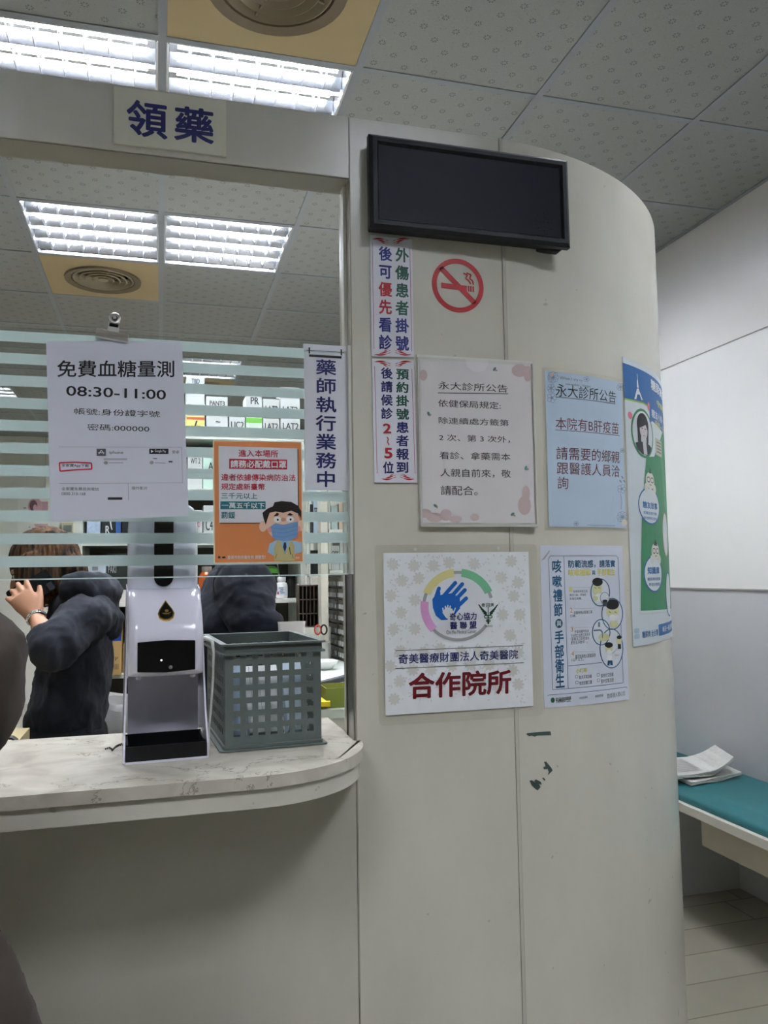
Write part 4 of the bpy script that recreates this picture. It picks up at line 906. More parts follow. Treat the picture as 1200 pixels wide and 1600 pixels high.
# drop emblem lying on the sloped top of the cover
em = Matrix.Translation((.0, -.0425, .2262)) @ Matrix.Rotation(radians(-44), 4, 'X')
def drop(s_): return [(1.12 * s_ * p[0], 1.12 * s_ * p[1]) for p in [(0, .0215), (-.0045, .0125), (-.009, .004), (-.0115, -.004), (-.0095, -.0115), (-.004, -.0155), (0, -.016), (.004, -.0155), (.0095, -.0115), (.0115, -.004), (.009, .004), (.0045, .0125)]]
TX = em @ Matrix(((1, 0, 0, 0), (0, 0, -1, 0), (0, 1, 0, 0), (0, 0, 0, 1)))
GOLD = M('gold_trim', (226, 190, 96), .22, 1, var=.02)
mb = MB(GOLD); mb.prism(drop(1.0), -.002, .0012, TX); e = mb.build('drop_emblem', dsp)
mb = MB(_mats['gloss_black']); mb.prism(drop(.84), .0011, .0017, TX); mb.build('emblem_face', e)
mb = MB(GOLD); mb.prism([(-.007, -.004), (-.003, -.007), (.004, -.007), (.0075, -.003), (.007, -.002), (.002, -.0045), (-.002, -.0035)], .0016, .0021, TX); mb.lathe([(.0032, .0016), (.003, .0021), (.0012, .0021)], (0, 0, 0), 'Z', 12)
for v in mb.bm.verts[-36:]: v.co = TX @ (v.co + Vector((.001, .0005, 0)))
mb.build('hand_mark', e)
# power cord
def wl(p, root): return Matrix.Translation(root.location) @ Matrix.Rotation(root.rotation_euler.z, 4, 'Z') @ Vector(p)
c0 = wl((.0585, .03, .176), dsp)
mb = MB(M('cord_white', (214, 214, 208), .45)); pts = [c0 + Vector(p) for p in ((.0035, 0, 0), (.012, -.01, .001), (.020, -.03, -.002), (.0215, -.045, -.02), (.020, -.05, -.06), (.0165, -.05, -.11), (.013, -.048, -.15), (.0135, -.046, -.1735))]
mb.tube(pts, [.0042, .0042, .003, .0022, .0019, .0019, .0019, .0019], 8)
tag(mb.build('power_cord', smooth=True, world=True, loc='center'), 'thin pale cord running down from the dispenser to the marble', 'cord')
# plastic basket
GRN_P = M('grey_green_plastic', (94, 103, 99), .5, var=.04, bump=.05)
bk = thing('plastic_basket', 'grey green plastic basket with rows of square holes on the marble countertop', 'basket', (.1745, 1.459, ZC), radians(3.5))
bw, bd, bh = .0795, .12, .1715
def lattice(mb, half, cols, pitch, hole, z0, z1, rows, zp, th, mtx, taper=.004):
    rs_ = [z0] ; X = [(-(cols - 1) / 2 + i) * pitch for i in range(cols)]
    zc0 = (z0 + z1) / 2 - (rows - 1) / 2 * zp + .004; Z = [zc0 + j * zp for j in range(rows)]
    xe = [-half]
    for x in X: xe += [x - hole / 2, x + hole / 2]
    xe.append(half); ze = [z0]
    for z in Z: ze += [z - hole / 2, z + hole / 2]
    ze.append(z1)
    for i in range(0, len(xe) - 1, 2): mb.box(xe[i], xe[i + 1], 0, th, z0, z1, mtx)
    for j in range(0, len(ze) - 1, 2):
        for i in range(1, len(xe) - 1, 2): mb.box(xe[i], xe[i + 1], 0, th, ze[j], ze[j + 1], mtx)
for nm, half, cols, off, ang in (('front_wall', bw, 7, bd, 0), ('back_wall', bw, 7, bd, pi), ('side_wall', bd - .0022, 10, bw, pi / 2), ('side_wall', bd - .0022, 10, bw, -pi / 2)):
    mb = MB(GRN_P); mt = Matrix.Rotation(ang, 4, 'Z') @ Matrix.Translation((0, -off, 0))
    lattice(mb, half, cols, .0202, .0113, .008, bh - .008, 7, .0205, .0022, mt); mb.build(nm, bk)
mb = MB(GRN_P); mb.prism(rrect(bw + .0095, bd + .0075, .006), .0004, .0035); mb.prism(rrect(bw + .003, bd + .002, .004), .0035, .009); mb.build('base', bk, bevel=.0008)
mb = MB(GRN_P)
def frame(hx0, hy0, hx1, hy1, z0, z1):
    A = rrect(hx1, hy1, .006); B = rrect(hx0, hy0, .004)
    mb.rings([[(x, y, z) for x, y in P] for P, z in ((A, z0), (A, z1), (B, z1), (B, z0), (A, z0))], cap=False)
frame(bw - .0024, bd - .0024, bw + .008, bd + .0075, bh - .0035, bh); frame(bw - .002, bd - .002, bw + .003, bd + .002, bh - .016, bh - .0035); frame(bw - .002, bd - .002, bw + .0078, bd + .0072, bh - .0185, bh - .0155)
mb.build('rim', bk)
PB_ = M('pale_blue_card', (190, 210, 234), .55, var=.02)
for lab, x0, x1, y0, y1, h, mt, tilt in (('pale blue card box leaning inside the basket, left', -.075, -.043, -.112, -.092, .122, PB_, 30), ('white paper packet leaning in the middle of the basket', -.038, .020, -.112, -.087, .122, M('bright_white_paper', (244, 244, 246), .6, var=.01), 34), ('pale blue card box leaning inside the basket, right', .026, .062, -.112, -.089, .126, M('pale_blue_card_b', (214, 228, 242), .55, var=.02), 32)):
    R = Matrix.Translation(bk.location) @ Matrix.Rotation(bk.rotation_euler.z, 4, 'Z'); c = R @ Vector(((x0 + x1) / 2, (y0 + y1) / 2, .018))
    mb = MB(mt); mb.box(x0 - (x0 + x1) / 2, x1 - (x0 + x1) / 2, y0 - (y0 + y1) / 2, y1 - (y0 + y1) / 2, 0, h)
    o = mb.build('paper_packet', bevel=.001); o.location = c; o.rotation_euler = (-radians(tilt), 0, bk.rotation_euler.z); tag(o, lab, 'packet', 'packets inside the basket')
    if 'middle' in lab:
        mb = MB(GREY)
        for k in range(3): mb.box(-.02 + .015 * k, -.0195 + .015 * k, -.0130, -.0125, .03, .12)
        mb.build('fold_line', o)
# ball chain beside the dispenser
mb = MB(M('dark_chain_metal', (70, 64, 58), .3, .9)); A = [onZ(x, y, ZC + .0016) for x, y in ((165, 1170), (171, 1168), (176, 1171), (181, 1166), (187, 1163), (195, 1161), (198, 1164))]
pts = []
for p, q in zip(A, A[1:]):
    n = max(2, int((q - p).length / .0034)); pts += [p + (q - p) * i / n for i in range(n)]
for p in pts: mb.ball(p, .0015, 8)
for p in pts[8:-4:1]: mb.ball(p + Vector((-.001, -.009, 0)), .0015, 8)
tag(mb.build('ball_chain', smooth=True, world=True, loc='center'), 'short dark ball chain lying on the marble beside the dispenser', 'chain')
# ---------------------------------------------------------------- bench and newspapers
TEALV = M('teal_vinyl', (40, 106, 112), .42, var=.05, bump=.08, bscale=60)
bn = thing('bench', 'white waiting bench with a teal vinyl cushion along the right wall', 'bench', (2.2, 1.5, 0))
mb = MB(TEALV); rs = []
for y, k in ((-1.0, .96), (-.985, 1), (3.985, 1), (4.0, .96)):
    rs.append([(2.195 + (x * .221) * k, y, .4715 + z) for x, z in ((-1, 0), (-1.0, .006), (-.985, .018), (-.94, .026), (-.5, .029), (.5, .029), (.97, .026), (1, .018), (1, 0))])
mb.rings(rs); mb.build('cushion', bn, smooth=True, world=True)
BW = M('bench_laminate', (222, 218, 208), .3, var=.03)
mb = MB(BW); mb.box(1.955, XR - .001, -1.0, 4.0, .437, .471); mb.build('seat_board', bn, world=True, bevel=.002)
mb = MB(M('bench_apron', (196, 188, 170), .4, var=.04)); mb.box(2.02, 2.04, -1.0, 2.75, .315, .4365); mb.box(2.04, XR - .002, 2.73, 2.75, .315, .4365); mb.build('apron', bn, world=True)
mb = MB(WALLL); mb.box(1.97, XR - .001, 3.05, 3.075, 0, .4365); mb.build('end_panel', bn, world=True)
mb = MB(WALLL); mb.box(1.97, XR - .001, -.9, -.875, 0, .4365); mb.build('end_panel', bn, world=True)
NEWS = M('newsprint', (205, 204, 198), .8, var=.1, scale=60)
def newspaper(pts, label, lift, lines):
    """a folded paper: strip profile swept along its length"""
    mb = MB(NEWS); A, B, C_, D = (Vector(p) for p in pts); n = 10
    for k, dz in enumerate((0, .004, .008, .012)):
        R = []
        for i in range(n + 1):
            t = i / n; p = A.lerp(B, t); q = D.lerp(C_, t); h = lift * max(0, t - .55) ** 1.6 * 2.6 + dz + .002 * sin(9 * t + k)
            R.append([p + Vector((0, 0, h)), q + Vector((0, 0, h + .001)), q + Vector((0, 0, h + .003)), p + Vector((0, 0, h + .0025))])
        mb.rings(R)
    o = mb.build('newspaper', world=True, loc='center'); tag(o, label, 'newspaper')
    mb = MB(GREY)
    for k in range(lines):
        t0, t1 = .08, .5; s_ = .1 + .8 * k / lines
        a_, b_ = A.lerp(B, t0).lerp(D.lerp(C_, t0), s_), A.lerp(B, t1).lerp(D.lerp(C_, t1), s_); w = (D - A) * .012
        mb.poly([a_ + Vector((0, 0, .0185)), b_ + Vector((0, 0, .0185)), b_ + w + Vector((0, 0, .0185)), a_ + w + Vector((0, 0, .0185))])
    mb.build('printed_lines', o, world=True)
    return o
SEATZ = .5005
newspaper([(2.03, 2.90, SEATZ + .028), (2.30, 2.90, SEATZ + .028), (2.38, 3.12, SEATZ + .028), (2.06, 3.2, SEATZ + .028)], 'folded newspaper on top, its right edge curling up from the cushion', .075, 16)
newspaper([(2.07, 2.87, SEATZ + .004), (2.36, 2.93, SEATZ + .004), (2.40, 3.2, SEATZ + .004), (2.1, 3.2, SEATZ + .004)], 'flat newspaper underneath the curling one on the teal cushion', .008, 4)
# ---------------------------------------------------------------- dispensary behind the glass
SHELFW = M('shelf_white', (216, 216, 208), .45, var=.04); BACKD = M('shelf_back_dark', (66, 62, 56), .8)
YS_ = 3.40
su = thing('shelving_unit', 'tall white shelving unit of bottles and cartons behind the two staff', 'shelving', (.15, 3.58, 0))
for x in (-.305, .085, .588):
    mb = MB(SHELFW); mb.box(x - .009, x + .009, YS_, YS_ + .36, 0, 1.948); mb.build('upright', su, world=True)
for z in (.10, .55, .995, 1.278, 1.523, 1.742):
    for xa, xb in ((-.296, .076), (.094, .579)):
        mb = MB(SHELFW); mb.box(xa, xb, YS_ + .002, YS_ + .35, z - .016, z); mb.build('shelf', su, world=True)
mb = MB(SHELFW); mb.box(-.314, .597, YS_ + .002, YS_ + .36, 1.949, 1.965); mb.build('shelf', su, world=True)
mb = MB(BACKD); mb.box(-.314, .597, YS_ + .361, YS_ + .37, .05, 1.98); mb.build('back_panel', su, world=True)
CARD = M('white_carton', (198, 199, 198), .6, var=.02)
def carton(x0, x1, z0, z1, y0, dep, mat, label, marks=(), group=None, stripe=None, name='medicine_box'):
    mb = MB(mat); w, h = x1 - x0, z1 - z0; mb.box(-w / 2, w / 2, 0, dep, 0, h); o = mb.build(name, bevel=.0008); o.location = ((x0 + x1) / 2, y0, z0); tag(o, label, 'box', group)
    if stripe:
        mb = MB(stripe[0]); mb.box(-w / 2 + .0005, w / 2 - .0005, -.0007, 0.0, h * stripe[1], h * stripe[2]); mb.build('colour_band', o)
    for tx, u0, v0, u1, v1, mt in marks:
        V, F = text_geo(tx); xs = [v[0] for v in V]; ys = [v[1] for v in V]; a0, a1, b0, b1 = min(xs), max(xs), min(ys), max(ys)
        if tx in '1Il': a0 -= .25; a1 += .25
        mb = MB(mt)
        for ox in (-.02, .02):
            vv = [mb.v((-w / 2 + w * (u0 + (u1 - u0) * (x + ox - a0) / (a1 - a0)), -.0011 + ox * .001, h * (v0 + (v1 - v0) * (y - b0) / (b1 - b0)))) for x, y in V]
            for f in F: mb.face([vv[i] for i in f])
        mb.build('marking', o)
    return o
HW = ink((44, 42, 44)); YB = M('yellow_carton', (222, 214, 130), .5, var=.02); GB = ink((110, 180, 70)); G1 = 'medicine boxes stacked on top of the shelving'
def px_box(px0, px1, py0, py1, Y): a = onY(px0, py0, Y); b = onY(px1, py1, Y); return a.x, b.x, b.z, a.z
ZT = 1.9655
def stack(px0, px1, items):
    """boxes piled on the top shelf, from the bottom; items = (height, material, label, marks, stripe)"""
    x0 = onY(px0, 650, YS_ + .01).x; x1 = onY(px1, 650, YS_ + .01).x; z = ZT
    for h, mt, lab, mk, st in items:
        carton(x0 + .001, x1 - .001, z + .0005, z + h, YS_ + .01 + random.uniform(0, .004), .13, mt, lab, mk, G1, st); z += h
stack(291, 320, [(.082, YB, 'yellow medicine box with red band and pen stroke at the left of the bottom row', (('|||||', .3, .2, .75, .5, HW), ('/', .38, .25, .6, .75, HW)), (ink((206, 96, 70)), .8, .93)),
                 (.082, CARD, 'white medicine box marked only 1 above the yellow box', (('1', .45, .3, .55, .55, HW),), None), (.09, M('grey_white_carton', (200, 204, 214), .6, var=.02), 'topmost white medicine box marked TBD 2 at the left end', (('TBD', .28, .62, .72, .84, HW), ('2', .44, .22, .56, .42, HW)), None)])
stack(322, 356, [(.082, CARD, 'white medicine box marked PANT3 in the bottom row', (('PANT3', .14, .2, .88, .42, HW), ('~', .45, .7, .65, .76, HW)), None), (.085, CARD, 'white medicine box marked PANT3 over 3 in the second row', (('PANT3', .16, .55, .86, .78, HW), ('3', .4, .2, .55, .42, HW)), None)])
stack(358, 383, [(.084, CARD, 'white medicine box marked LIC2 beside the green banded box', (('LIC2', .12, .42, .92, .76, HW), ('1', .5, .12, .55, .2, HW)), (M('carton_dark_edge', (50, 56, 66), .6), .0, .02)), (.024, CARD, 'flat white medicine box lying on the LIC2 box', (), None)])
stack(384, 410, [(.084, M('pale_green_carton', (206, 222, 206), .6, var=.02), 'white medicine box with a bright green top band', (('CU12', .15, .1, .85, .3, HW),), (GB, .72, .98)), (.095, CARD, 'white medicine box marked PR 1 in the second row', (('PR', .3, .6, .8, .92, HW), ('1', .45, .2, .6, .45, HW)), None)])
stack(411, 437, [(.084, CARD, 'white medicine box marked LAT2 with two dots in the bottom row', (('LAT2', .1, .42, .9, .74, HW), ('..', .4, .14, .6, .2, HW)), None), (.086, CARD, 'white medicine box marked LAT2 with dark outline, second row', (('LAT2', .14, .25, .9, .62, HW),), (M('carton_dark_top', (70, 74, 82), .6), .96, .995))])
stack(438, 469, [(.084, CARD, 'white medicine box marked LAT2 over 1 at the right end', (('LAT2', .12, .45, .92, .78, HW), ('1', .48, .12, .54, .25, HW)), None), (.086, CARD, 'white medicine box marked LAT2, second row at the right end', (('LAT2', .12, .3, .88, .62, HW),), None), (.052, CARD, 'topmost white medicine box marked LAT2 on the right stack', (('LAT2', .12, .2, .88, .8, HW),), None)])
# shelf at 1.742: small cartons seen left of the orange notice; other levels
G2 = 'cartons standing on the shelves'
def on_shelf(px0, px1, z, h, mat, lab, marks=(), stripe=None, dep=.12, y=YS_ + .02, name='medicine_box'):
    x0 = onY(px0, 800, y).x; x1 = onY(px1, 800, y).x; return carton(x0, x1, z + .0005, z + h, y, dep, mat, lab, marks, G2, stripe, name)
on_shelf(293, 316, 1.742, .14, CARD, 'white carton marked WT 2 on the second shelf', (('WT 2', .2, .75, .85, .92, HW),))
TQ = M('teal_pattern_carton', (110, 190, 165), .6, var=.25, scale=90)
on_shelf(317, 345, 1.742, .16, M('pale_green_box', (190, 214, 200), .6), 'pale green carton beside the WT 2 carton', (('A1', .3, .5, .7, .7, HW),))
on_shelf(352, 390, 1.742, .15, TQ, 'teal patterned carton on the second shelf')
on_shelf(395, 440, 1.742, .13, CARD, 'white carton marked C3 on the second shelf', (('C3', .3, .4, .7, .7, HW),))
on_shelf(294, 316, 1.523, .13, CARD, 'white carton marked 1 with red writing, third shelf', (('1', .15, .35, .3, .6, HW), ('NO', .5, .45, .85, .62, RED)))
on_shelf(318, 336, 1.523, .15, CARD, 'white carton marked C4 on the third shelf', (('C4', .2, .3, .8, .6, HW),))
on_shelf(345, 372, 1.523, .1, TQ, 'teal patterned carton on the third shelf')
on_shelf(136, 157, 1.523, .15, M('blue_print_pack', (176, 190, 216), .5, var=.3, scale=70), 'pale blue printed pack at the left end of the third shelf', (('糖', .2, .6, .5, .85, NAVY), ('米', .55, .6, .85, .85, NAVY)))
on_shelf(159, 180, 1.523, .16, M('black_pack', (40, 44, 48), .4), 'black pack with white marks on the third shelf', (('R', .3, .2, .6, .4, WHT), ('(', .6, .3, .8, .9, WHT), ('P', .3, .55, .5, .75, WHT)))
on_shelf(181, 189, 1.523, .15, M('blue_pack', (60, 96, 160), .4), 'narrow royal blue pack on the third shelf')
on_shelf(191, 206, 1.523, .17, M('black_folder', (30, 30, 34), .5), 'black folder standing on the third shelf')
on_shelf(136, 166, 1.278, .185, M('grey_print_paper', (200, 206, 218), .6, var=.12, scale=50), 'grey printed paper pack leaning on the fourth shelf', (('***', .3, .7, .6, .8, GREY),))
on_shelf(168, 202, 1.278, .2, M('dark_green_case', (62, 74, 72), .3), 'dark green transparent case on the fourth shelf', (('PAKI', .06, .60, .42, .74, WHT),), dep=.1, y=YS_ + .08, name='storage_case')
o = on_shelf(168, 183, 1.278, .028, M('pink_label_box', (216, 170, 170), .6, var=.15, scale=80), 'small pink label box in front of the dark green case', y=YS_ + .02, dep=.04); 
on_shelf(186, 200, 1.278, .05, M('pale_cream_box', (214, 208, 200), .6, var=.1), 'small cream box in front of the dark green case', y=YS_ + .02, dep=.04)
# cardboard boxes on the shelf below
KRAFT = M('kraft_cardboard', (190, 156, 100), .75, var=.06)
cx0 = onY(158, 1000, YS_).x; cx1 = onY(190, 1000, YS_).x
cb = carton(cx0 - .05, cx1, .9955, .9955 + .215, YS_ - .02, .25, KRAFT, 'brown cardboard box with a blue band behind the person on the phone', (('HPPOP', .45, .72, .8, .77, WHT), ('|||||| |||', .5, .1, .92, .2, ink((110, 84, 50))), ('|||', .3, .1, .42, .2, ink((110, 84, 50))), ('3 1 TP', .45, .26, .9, .33, ink((110, 84, 50)))), None, (ink((36, 70, 160)), .62, .86), 'cardboard_box')
cb['category'] = 'cardboard box'
mb = MB(KRAFT); mb.rings([[(-.105, y, .214), (.1, y, .214), (.106, y + d, .222), (-.11, y + d, .222)] for y, d in ((0, -.006), (.002, -.006))]); mb.build('flap', cb)
carton(onY(192, 1000, YS_ + .05).x, onY(212, 1000, YS_ + .05).x, .9955, 1.11, YS_ + .05, .2, M('brown_box', (150, 122, 86), .75), 'small brown box beside the cardboard box with blue band', (), None, None, 'cardboard_box')
mb = MB(BAG); p = onY(214, 983, YS_ + .12); 
for i in range(9): mb.ball(p + Vector((random.uniform(-.02, .035), random.uniform(-.03, .03), random.uniform(-.02, .05))), random.uniform(.018, .03), 8)
tag(mb.build('plastic_bag', smooth=True, world=True, loc='center'), 'crumpled clear plastic bag on the small brown box', 'bag')
# waste bin with liner
bp = onY(196, 1100, 3.05); bnx = thing('waste_bin', 'waste bin with a translucent white liner behind the counter', 'bin', (bp.x, 3.05, 0))
mb = MB(M('brown_bin', (96, 78, 52), .5)); mb.lathe([(.10, 0), (.13, .82), (.126, .82), (.097, .01), (.001, .01)], seg=24); mb.build('body', bnx, smooth=True)
mb = MB(BAG); rs = []
for j, (r, z) in enumerate(((.134, .70), (.14, .76), (.137, .83), (.133, .87), (.138, .93), (.128, .955), (.118, .94), (.112, .86))):
    rs.append([(r * (1 + .05 * sin(5 * a + j) + .03 * sin(11 * a + 2 * j)) * cos(a), r * (1 + .05 * sin(5 * a + j) + .03 * sin(11 * a + 2 * j)) * sin(a), z + .008 * sin(4 * a + j)) for a in (2 * pi * i / 36 for i in range(36))])
mb.rings(rs, cap=False); mb.build('liner', bnx, smooth=True)
# bottles and jars
def bottle(px, pyb, Y, prof, mat, label, cap=None, capmat=None, lbl=None, cat='bottle', name='pill_bottle', z=None):
    p = onY(px, pyb, Y); t = thing(name, label, cat, (p.x, Y, p.z if z is None else z))
    mb = MB(mat); mb.lathe(prof, seg=24); mb.build('body', t, smooth=True)
    if cap: mb = MB(capmat); mb.lathe(cap, seg=24); mb.build('cap', t, smooth=True)
    if lbl:
        mb = MB(lbl[0]); r, z0, z1 = lbl[1:4]; n = 14
        mb.rings([[(r * cos(a), r * sin(a), z) for z in (z0, z1)] for a in (pi + pi * i / n for i in range(n + 1))], cap=False, closed=False); mb.build('label', t, smooth=True)
    return t
sz = 1.2785; WB = M('white_bottle', (232, 232, 232), .3, var=.01)
t = bottle(440, 935, YS_ + .045, [(.022, 0), (.0255, .004), (.0255, .058), (.022, .066), (.016, .069), (.016, .072)], WB, 'white pill bottle with a ribbed cap on the shelf behind the basket', [(.0175, .072), (.0185, .074), (.0185, .09), (.017, .092), (.001, .092)], WB, (M('pill_label', (214, 220, 230), .5, var=.06, scale=120), .0259, .014, .05), z=sz)
mb = MB(ink((50, 60, 110)))
for k, (x, w) in enumerate(((-.006, .02), (-.002, .014), (-.004, .016), (0, .018))): mb.rings([[(.0262 * sin(a), -.0262 * cos(a), z) for z in (.044 - k * .007, .047 - k * .007)] for a in ((x - w / 2 + w * i / 6) / .0262 for i in range(7))], cap=False, closed=False)
mb.use(RED); mb.rings([[(.0263 * sin(a), -.0263 * cos(a), z) for z in (.018, .03)] for a in (-.9, -.75, -.6)], cap=False, closed=False); mb.build('printed_text', t)
JG = M('smoked_jar', (58, 62, 60), .12, var=.03, trans=.3)
bottle(423, 935, YS_ + .10, [(.03, 0), (.034, .004), (.034, .1), (.03, .108)], JG, 'clear dark jar with a bright green lid on the shelf', [(.0345, .108), (.036, .112), (.033, .128), (.02, .138), (.001, .14)], M('green_lid', (96, 172, 62), .4), None, 'jar', 'lidded_jar', z=sz)
bottle(404, 935, YS_ + .14, [(.026, 0), (.029, .004), (.029, .12), (.02, .135)], M('black_jar', (18, 18, 20), .25), 'black canister beside the green lidded jar', [(.022, .135), (.022, .15), (.001, .152)], BLACKP, None, 'canister', 'canister', z=sz)
bottle(452, 935, YS_ + .12, [(.024, 0), (.027, .004), (.027, .082), (.024, .088)], JG, 'clear jar with a black lid behind the white pill bottle', [(.028, .088), (.029, .09), (.029, .102), (.001, .103)], BLACKP, None, 'jar', 'lidded_jar', z=sz)
t = bottle(323, 935, YS_ + .05, [(.03, 0), (.034, .005), (.034, .1), (.02, .118)], M('orange_liquid', (196, 92, 36), .15, trans=.2), 'orange liquid bottle with a clear cap partly hidden by the dispenser', [(.02, .118), (.021, .12), (.021, .14), (.001, .142)], M('clear_cap', (210, 196, 190), .2, trans=.5), (ink((226, 130, 50)), .0345, .02, .045), name='liquid_bottle', z=sz)
x0, x1 = onY(466, 900, YS_ + .06).x, onY(473, 900, YS_ + .06).x
carton(x0 - .004, x1 + .003, sz, sz + .06, YS_ + .06, .06, M('cream_carton', (220, 214, 196), .6), 'small cream carton at the right end of the bottle shelf')
mb = MB(M('stirrer_white', (220, 220, 214), .4)); p = onY(437, 910, YS_ + .2); mb.tube([(p.x + .01, YS_ + .2, sz + .001), (p.x - .012, YS_ + .22, sz + .19)], .003, 8)
tag(mb.build('plastic_rod', world=True, loc='center'), 'thin white rod leaning behind the green lidded jar', 'rod')
# work counter along the right side of the dispensary
DESKZ = 1.03
dk = thing('work_desk', 'pale work desk along the right side of the dispensary', 'desk', (.83, 3.0, 0))
mb = MB(M('desk_top', (206, 214, 206), .4, var=.05)); mb.box(.40, 1.185, 2.08, 3.385, DESKZ - .025, DESKZ); mb.build('desk_top', dk, world=True, bevel=.002)
mb = MB(SHELFW); mb.box(.43, 1.18, 2.1, 3.38, 0, DESKZ - .0255); mb.build('cabinet', dk, world=True)
sc2 = thing('side_cabinet', 'pale cabinet continuing the work desk beside the white shelving', 'cabinet', (.9, 3.7, 0))
mb = MB(M('desk_top')); mb.box(.605, 1.185, 3.39, 4.1, DESKZ - .025, DESKZ); mb.build('cabinet_top', sc2, world=True)
mb = MB(SHELFW); mb.box(.61, 1.18, 3.395, 4.05, 0, DESKZ - .0255); mb.build('cabinet_body', sc2, world=True)
# steel drawer cabinet for small parts, face turned a little towards the window
A, B = Vector((.702, 3.44)), Vector((.712, 3.05)); L = (B - A).length; ang = atan2((B - A).y, (B - A).x)
GM = M('grey_green_cabinet', (126, 122, 112), .45, .2, var=.05); GM2 = M('cabinet_drawer', (112, 108, 98), .45, .1, var=.06)
dc = thing('drawer_cabinet', 'grey cabinet of many small labelled drawers on the work desk', 'drawer cabinet', (A.x, A.y, DESKZ + .001), ang)
H = .345 + .0
mb = MB(GM); mb.box(0, L, .012, .30, 0, H)
for z in (0, .150, H - .008): mb.box(-.004, L + .004, 0.0, .012, z, z + .008)
for x in (0, L * .5, L - .006): mb.box(x - .003, x + .006, 0.0, .012, .008, H)
mb.build('casing', dc)
dmesh = None; cmesh = None
for r_ in range(7):
    z = .0105 + r_ * .046 + (.008 if r_ > 2 else 0)
    for c_ in range(6):
        x = .010 + (c_ % 3) * (L * .5 - .016) / 3 + (L * .5 if c_ > 2 else 0); w = (L * .5 - .016) / 3 - .003
        if dmesh is None:
            mb = MB(GM2); mb.box(0, w, -.004, .011, 0, .040); o = mb.build('drawer', dc); dmesh = o.data
            mb = MB(CARD); mb.box(w * .25, w * .78, -.0105, -.0042, .006, .023); q = mb.build('label_holder', o); cmesh = q.data
        else:
            o = bpy.data.objects.new('drawer', dmesh); COL.objects.link(o); o.parent = dc; q = bpy.data.objects.new('label_holder', cmesh); COL.objects.link(q); q.parent = o
        o.location = (x, 0, z)
# brown compartment rack and white post
BRN = M('brown_tray_plastic', (82, 68, 58), .5, var=.06)
rx0, rx1 = onY(475, 950, 3.25).x, onY(501, 950, 3.25).x; rz0, rz1 = onY(488, 980, 3.25).z, onY(488, 914, 3.25).z
rk = thing('compartment_rack', 'brown upright rack of narrow compartments beside the white post', 'rack', ((rx0 + rx1) / 2, 3.25, rz0))
w = (rx1 - rx0) / 2 + .02; h = rz1 - rz0
mb = MB(BRN); mb.box(-w, w, .06, .064, 0, h)
for k in range(4): mb.box(-w, w, 0, .06, h * k / 3 - (.004 if k else 0), h * k / 3 + (0 if k else .004))
for k in range(8): x = -w + 2 * w * k / 7; mb.box(x - .0012, x + .0012, .002, .06, .004, h - .004)
mb.build('frame', rk)
st = thing('rack_stand', 'cream stand carrying the brown rack on the work desk', 'stand', ((rx0 + rx1) / 2, 3.25, DESKZ + .001))
mb = MB(SHELFW); mb.box(-w - .005, w + .02, -.005, .07, 0, rz0 - DESKZ - .0015); mb.build('block', st)
px0, px1 = onY(502, 930, 3.17).x, onY(513, 930, 3.17).x
mb = MB(M('cream_post', (206, 200, 186), .5)); mb.box(px0, px1, 3.17, 3.235, DESKZ + .001, 1.96); tag(mb.build('cabinet_post', world=True, loc='center'), 'cream upright post between the brown rack and the drawer cabinet', 'post')
# wall shelf above the drawers with papers and packs
ws = thing('wall_shelf', 'white open shelf of papers above the drawer cabinet', 'shelf', (.95, 3.3, 1.4))
wx0 = onY(515, 900, 3.2).x
for z in (1.395, 1.56, 1.72): mb = MB(SHELFW); mb.box(wx0, 1.187, 3.2, 3.55, z - .012, z); mb.build('shelf_board', ws, world=True)
for x in (wx0, 1.18): mb = MB(SHELFW); mb.box(x, x + .008, 3.21, 3.55, 1.398, 1.9); mb.build('side_panel', ws, world=True)
def ws_box(px0, px1, z, h, mt, lab, marks=(), st=None): x0 = onY(px0, 850, 3.24).x; x1 = onY(px1, 850, 3.24).x; carton(x0, x1, z + .0005, z + h, 3.24, .15, mt, lab, marks, 'packs on the open white shelf', st)
ws_box(517, 530, 1.395, .10, CARD, 'white pack with black symbols on the lowest open shelf', (('Q*Y', .1, .55, .9, .8, HW),)); ws_box(531, 547, 1.395, .12, M('pack_grey', (196, 200, 198), .6, var=.1, scale=60), 'grey paper stack on the lowest open shelf', (('///', .2, .3, .8, .6, GREY),))
ws_box(518, 528, 1.56, .1, M('pack_mint', (190, 206, 206), .6), 'pale mint pack on the middle open shelf'); ws_box(530, 541, 1.56, .11, M('pack_peach', (210, 186, 170), .6), 'peach pack on the middle open shelf'); ws_box(542, 552, 1.56, .12, CARD, 'narrow white pack on the middle open shelf')
ws_box(516, 528, 1.72, .1, CARD, 'white pack on the top open shelf', (('Y', .4, .3, .8, .7, HW),)); ws_box(530, 550, 1.72, .11, M('pack_cream', (214, 206, 190), .6), 'cream pack on the top open shelf')
cs = thing('carton_shelf', 'narrow white shelf of cartons between the bottles and the post', 'shelf', (.66, 3.3, 1.5))
cx0, cx1 = .602, onY(503, 850, 3.33).x
for z in (1.38, 1.523, 1.73): mb = MB(SHELFW); mb.box(cx0, cx1, 3.33, 3.385, z - .012, z); mb.build('shelf_board', cs, world=True)
for x in (cx0, cx1 - .006): mb = MB(SHELFW); mb.box(x, x + .006, 3.335, 3.38, DESKZ + .002, 1.72); mb.build('side_panel', cs, world=True)
def cs_box(f0, f1, z, h, mt, lab, mk=()): w_ = cx1 - cx0; carton(cx0 + w_ * f0, cx0 + w_ * f1, z + .0005, z + h, 3.335, .04, mt, lab, mk, 'cartons on the narrow shelf')
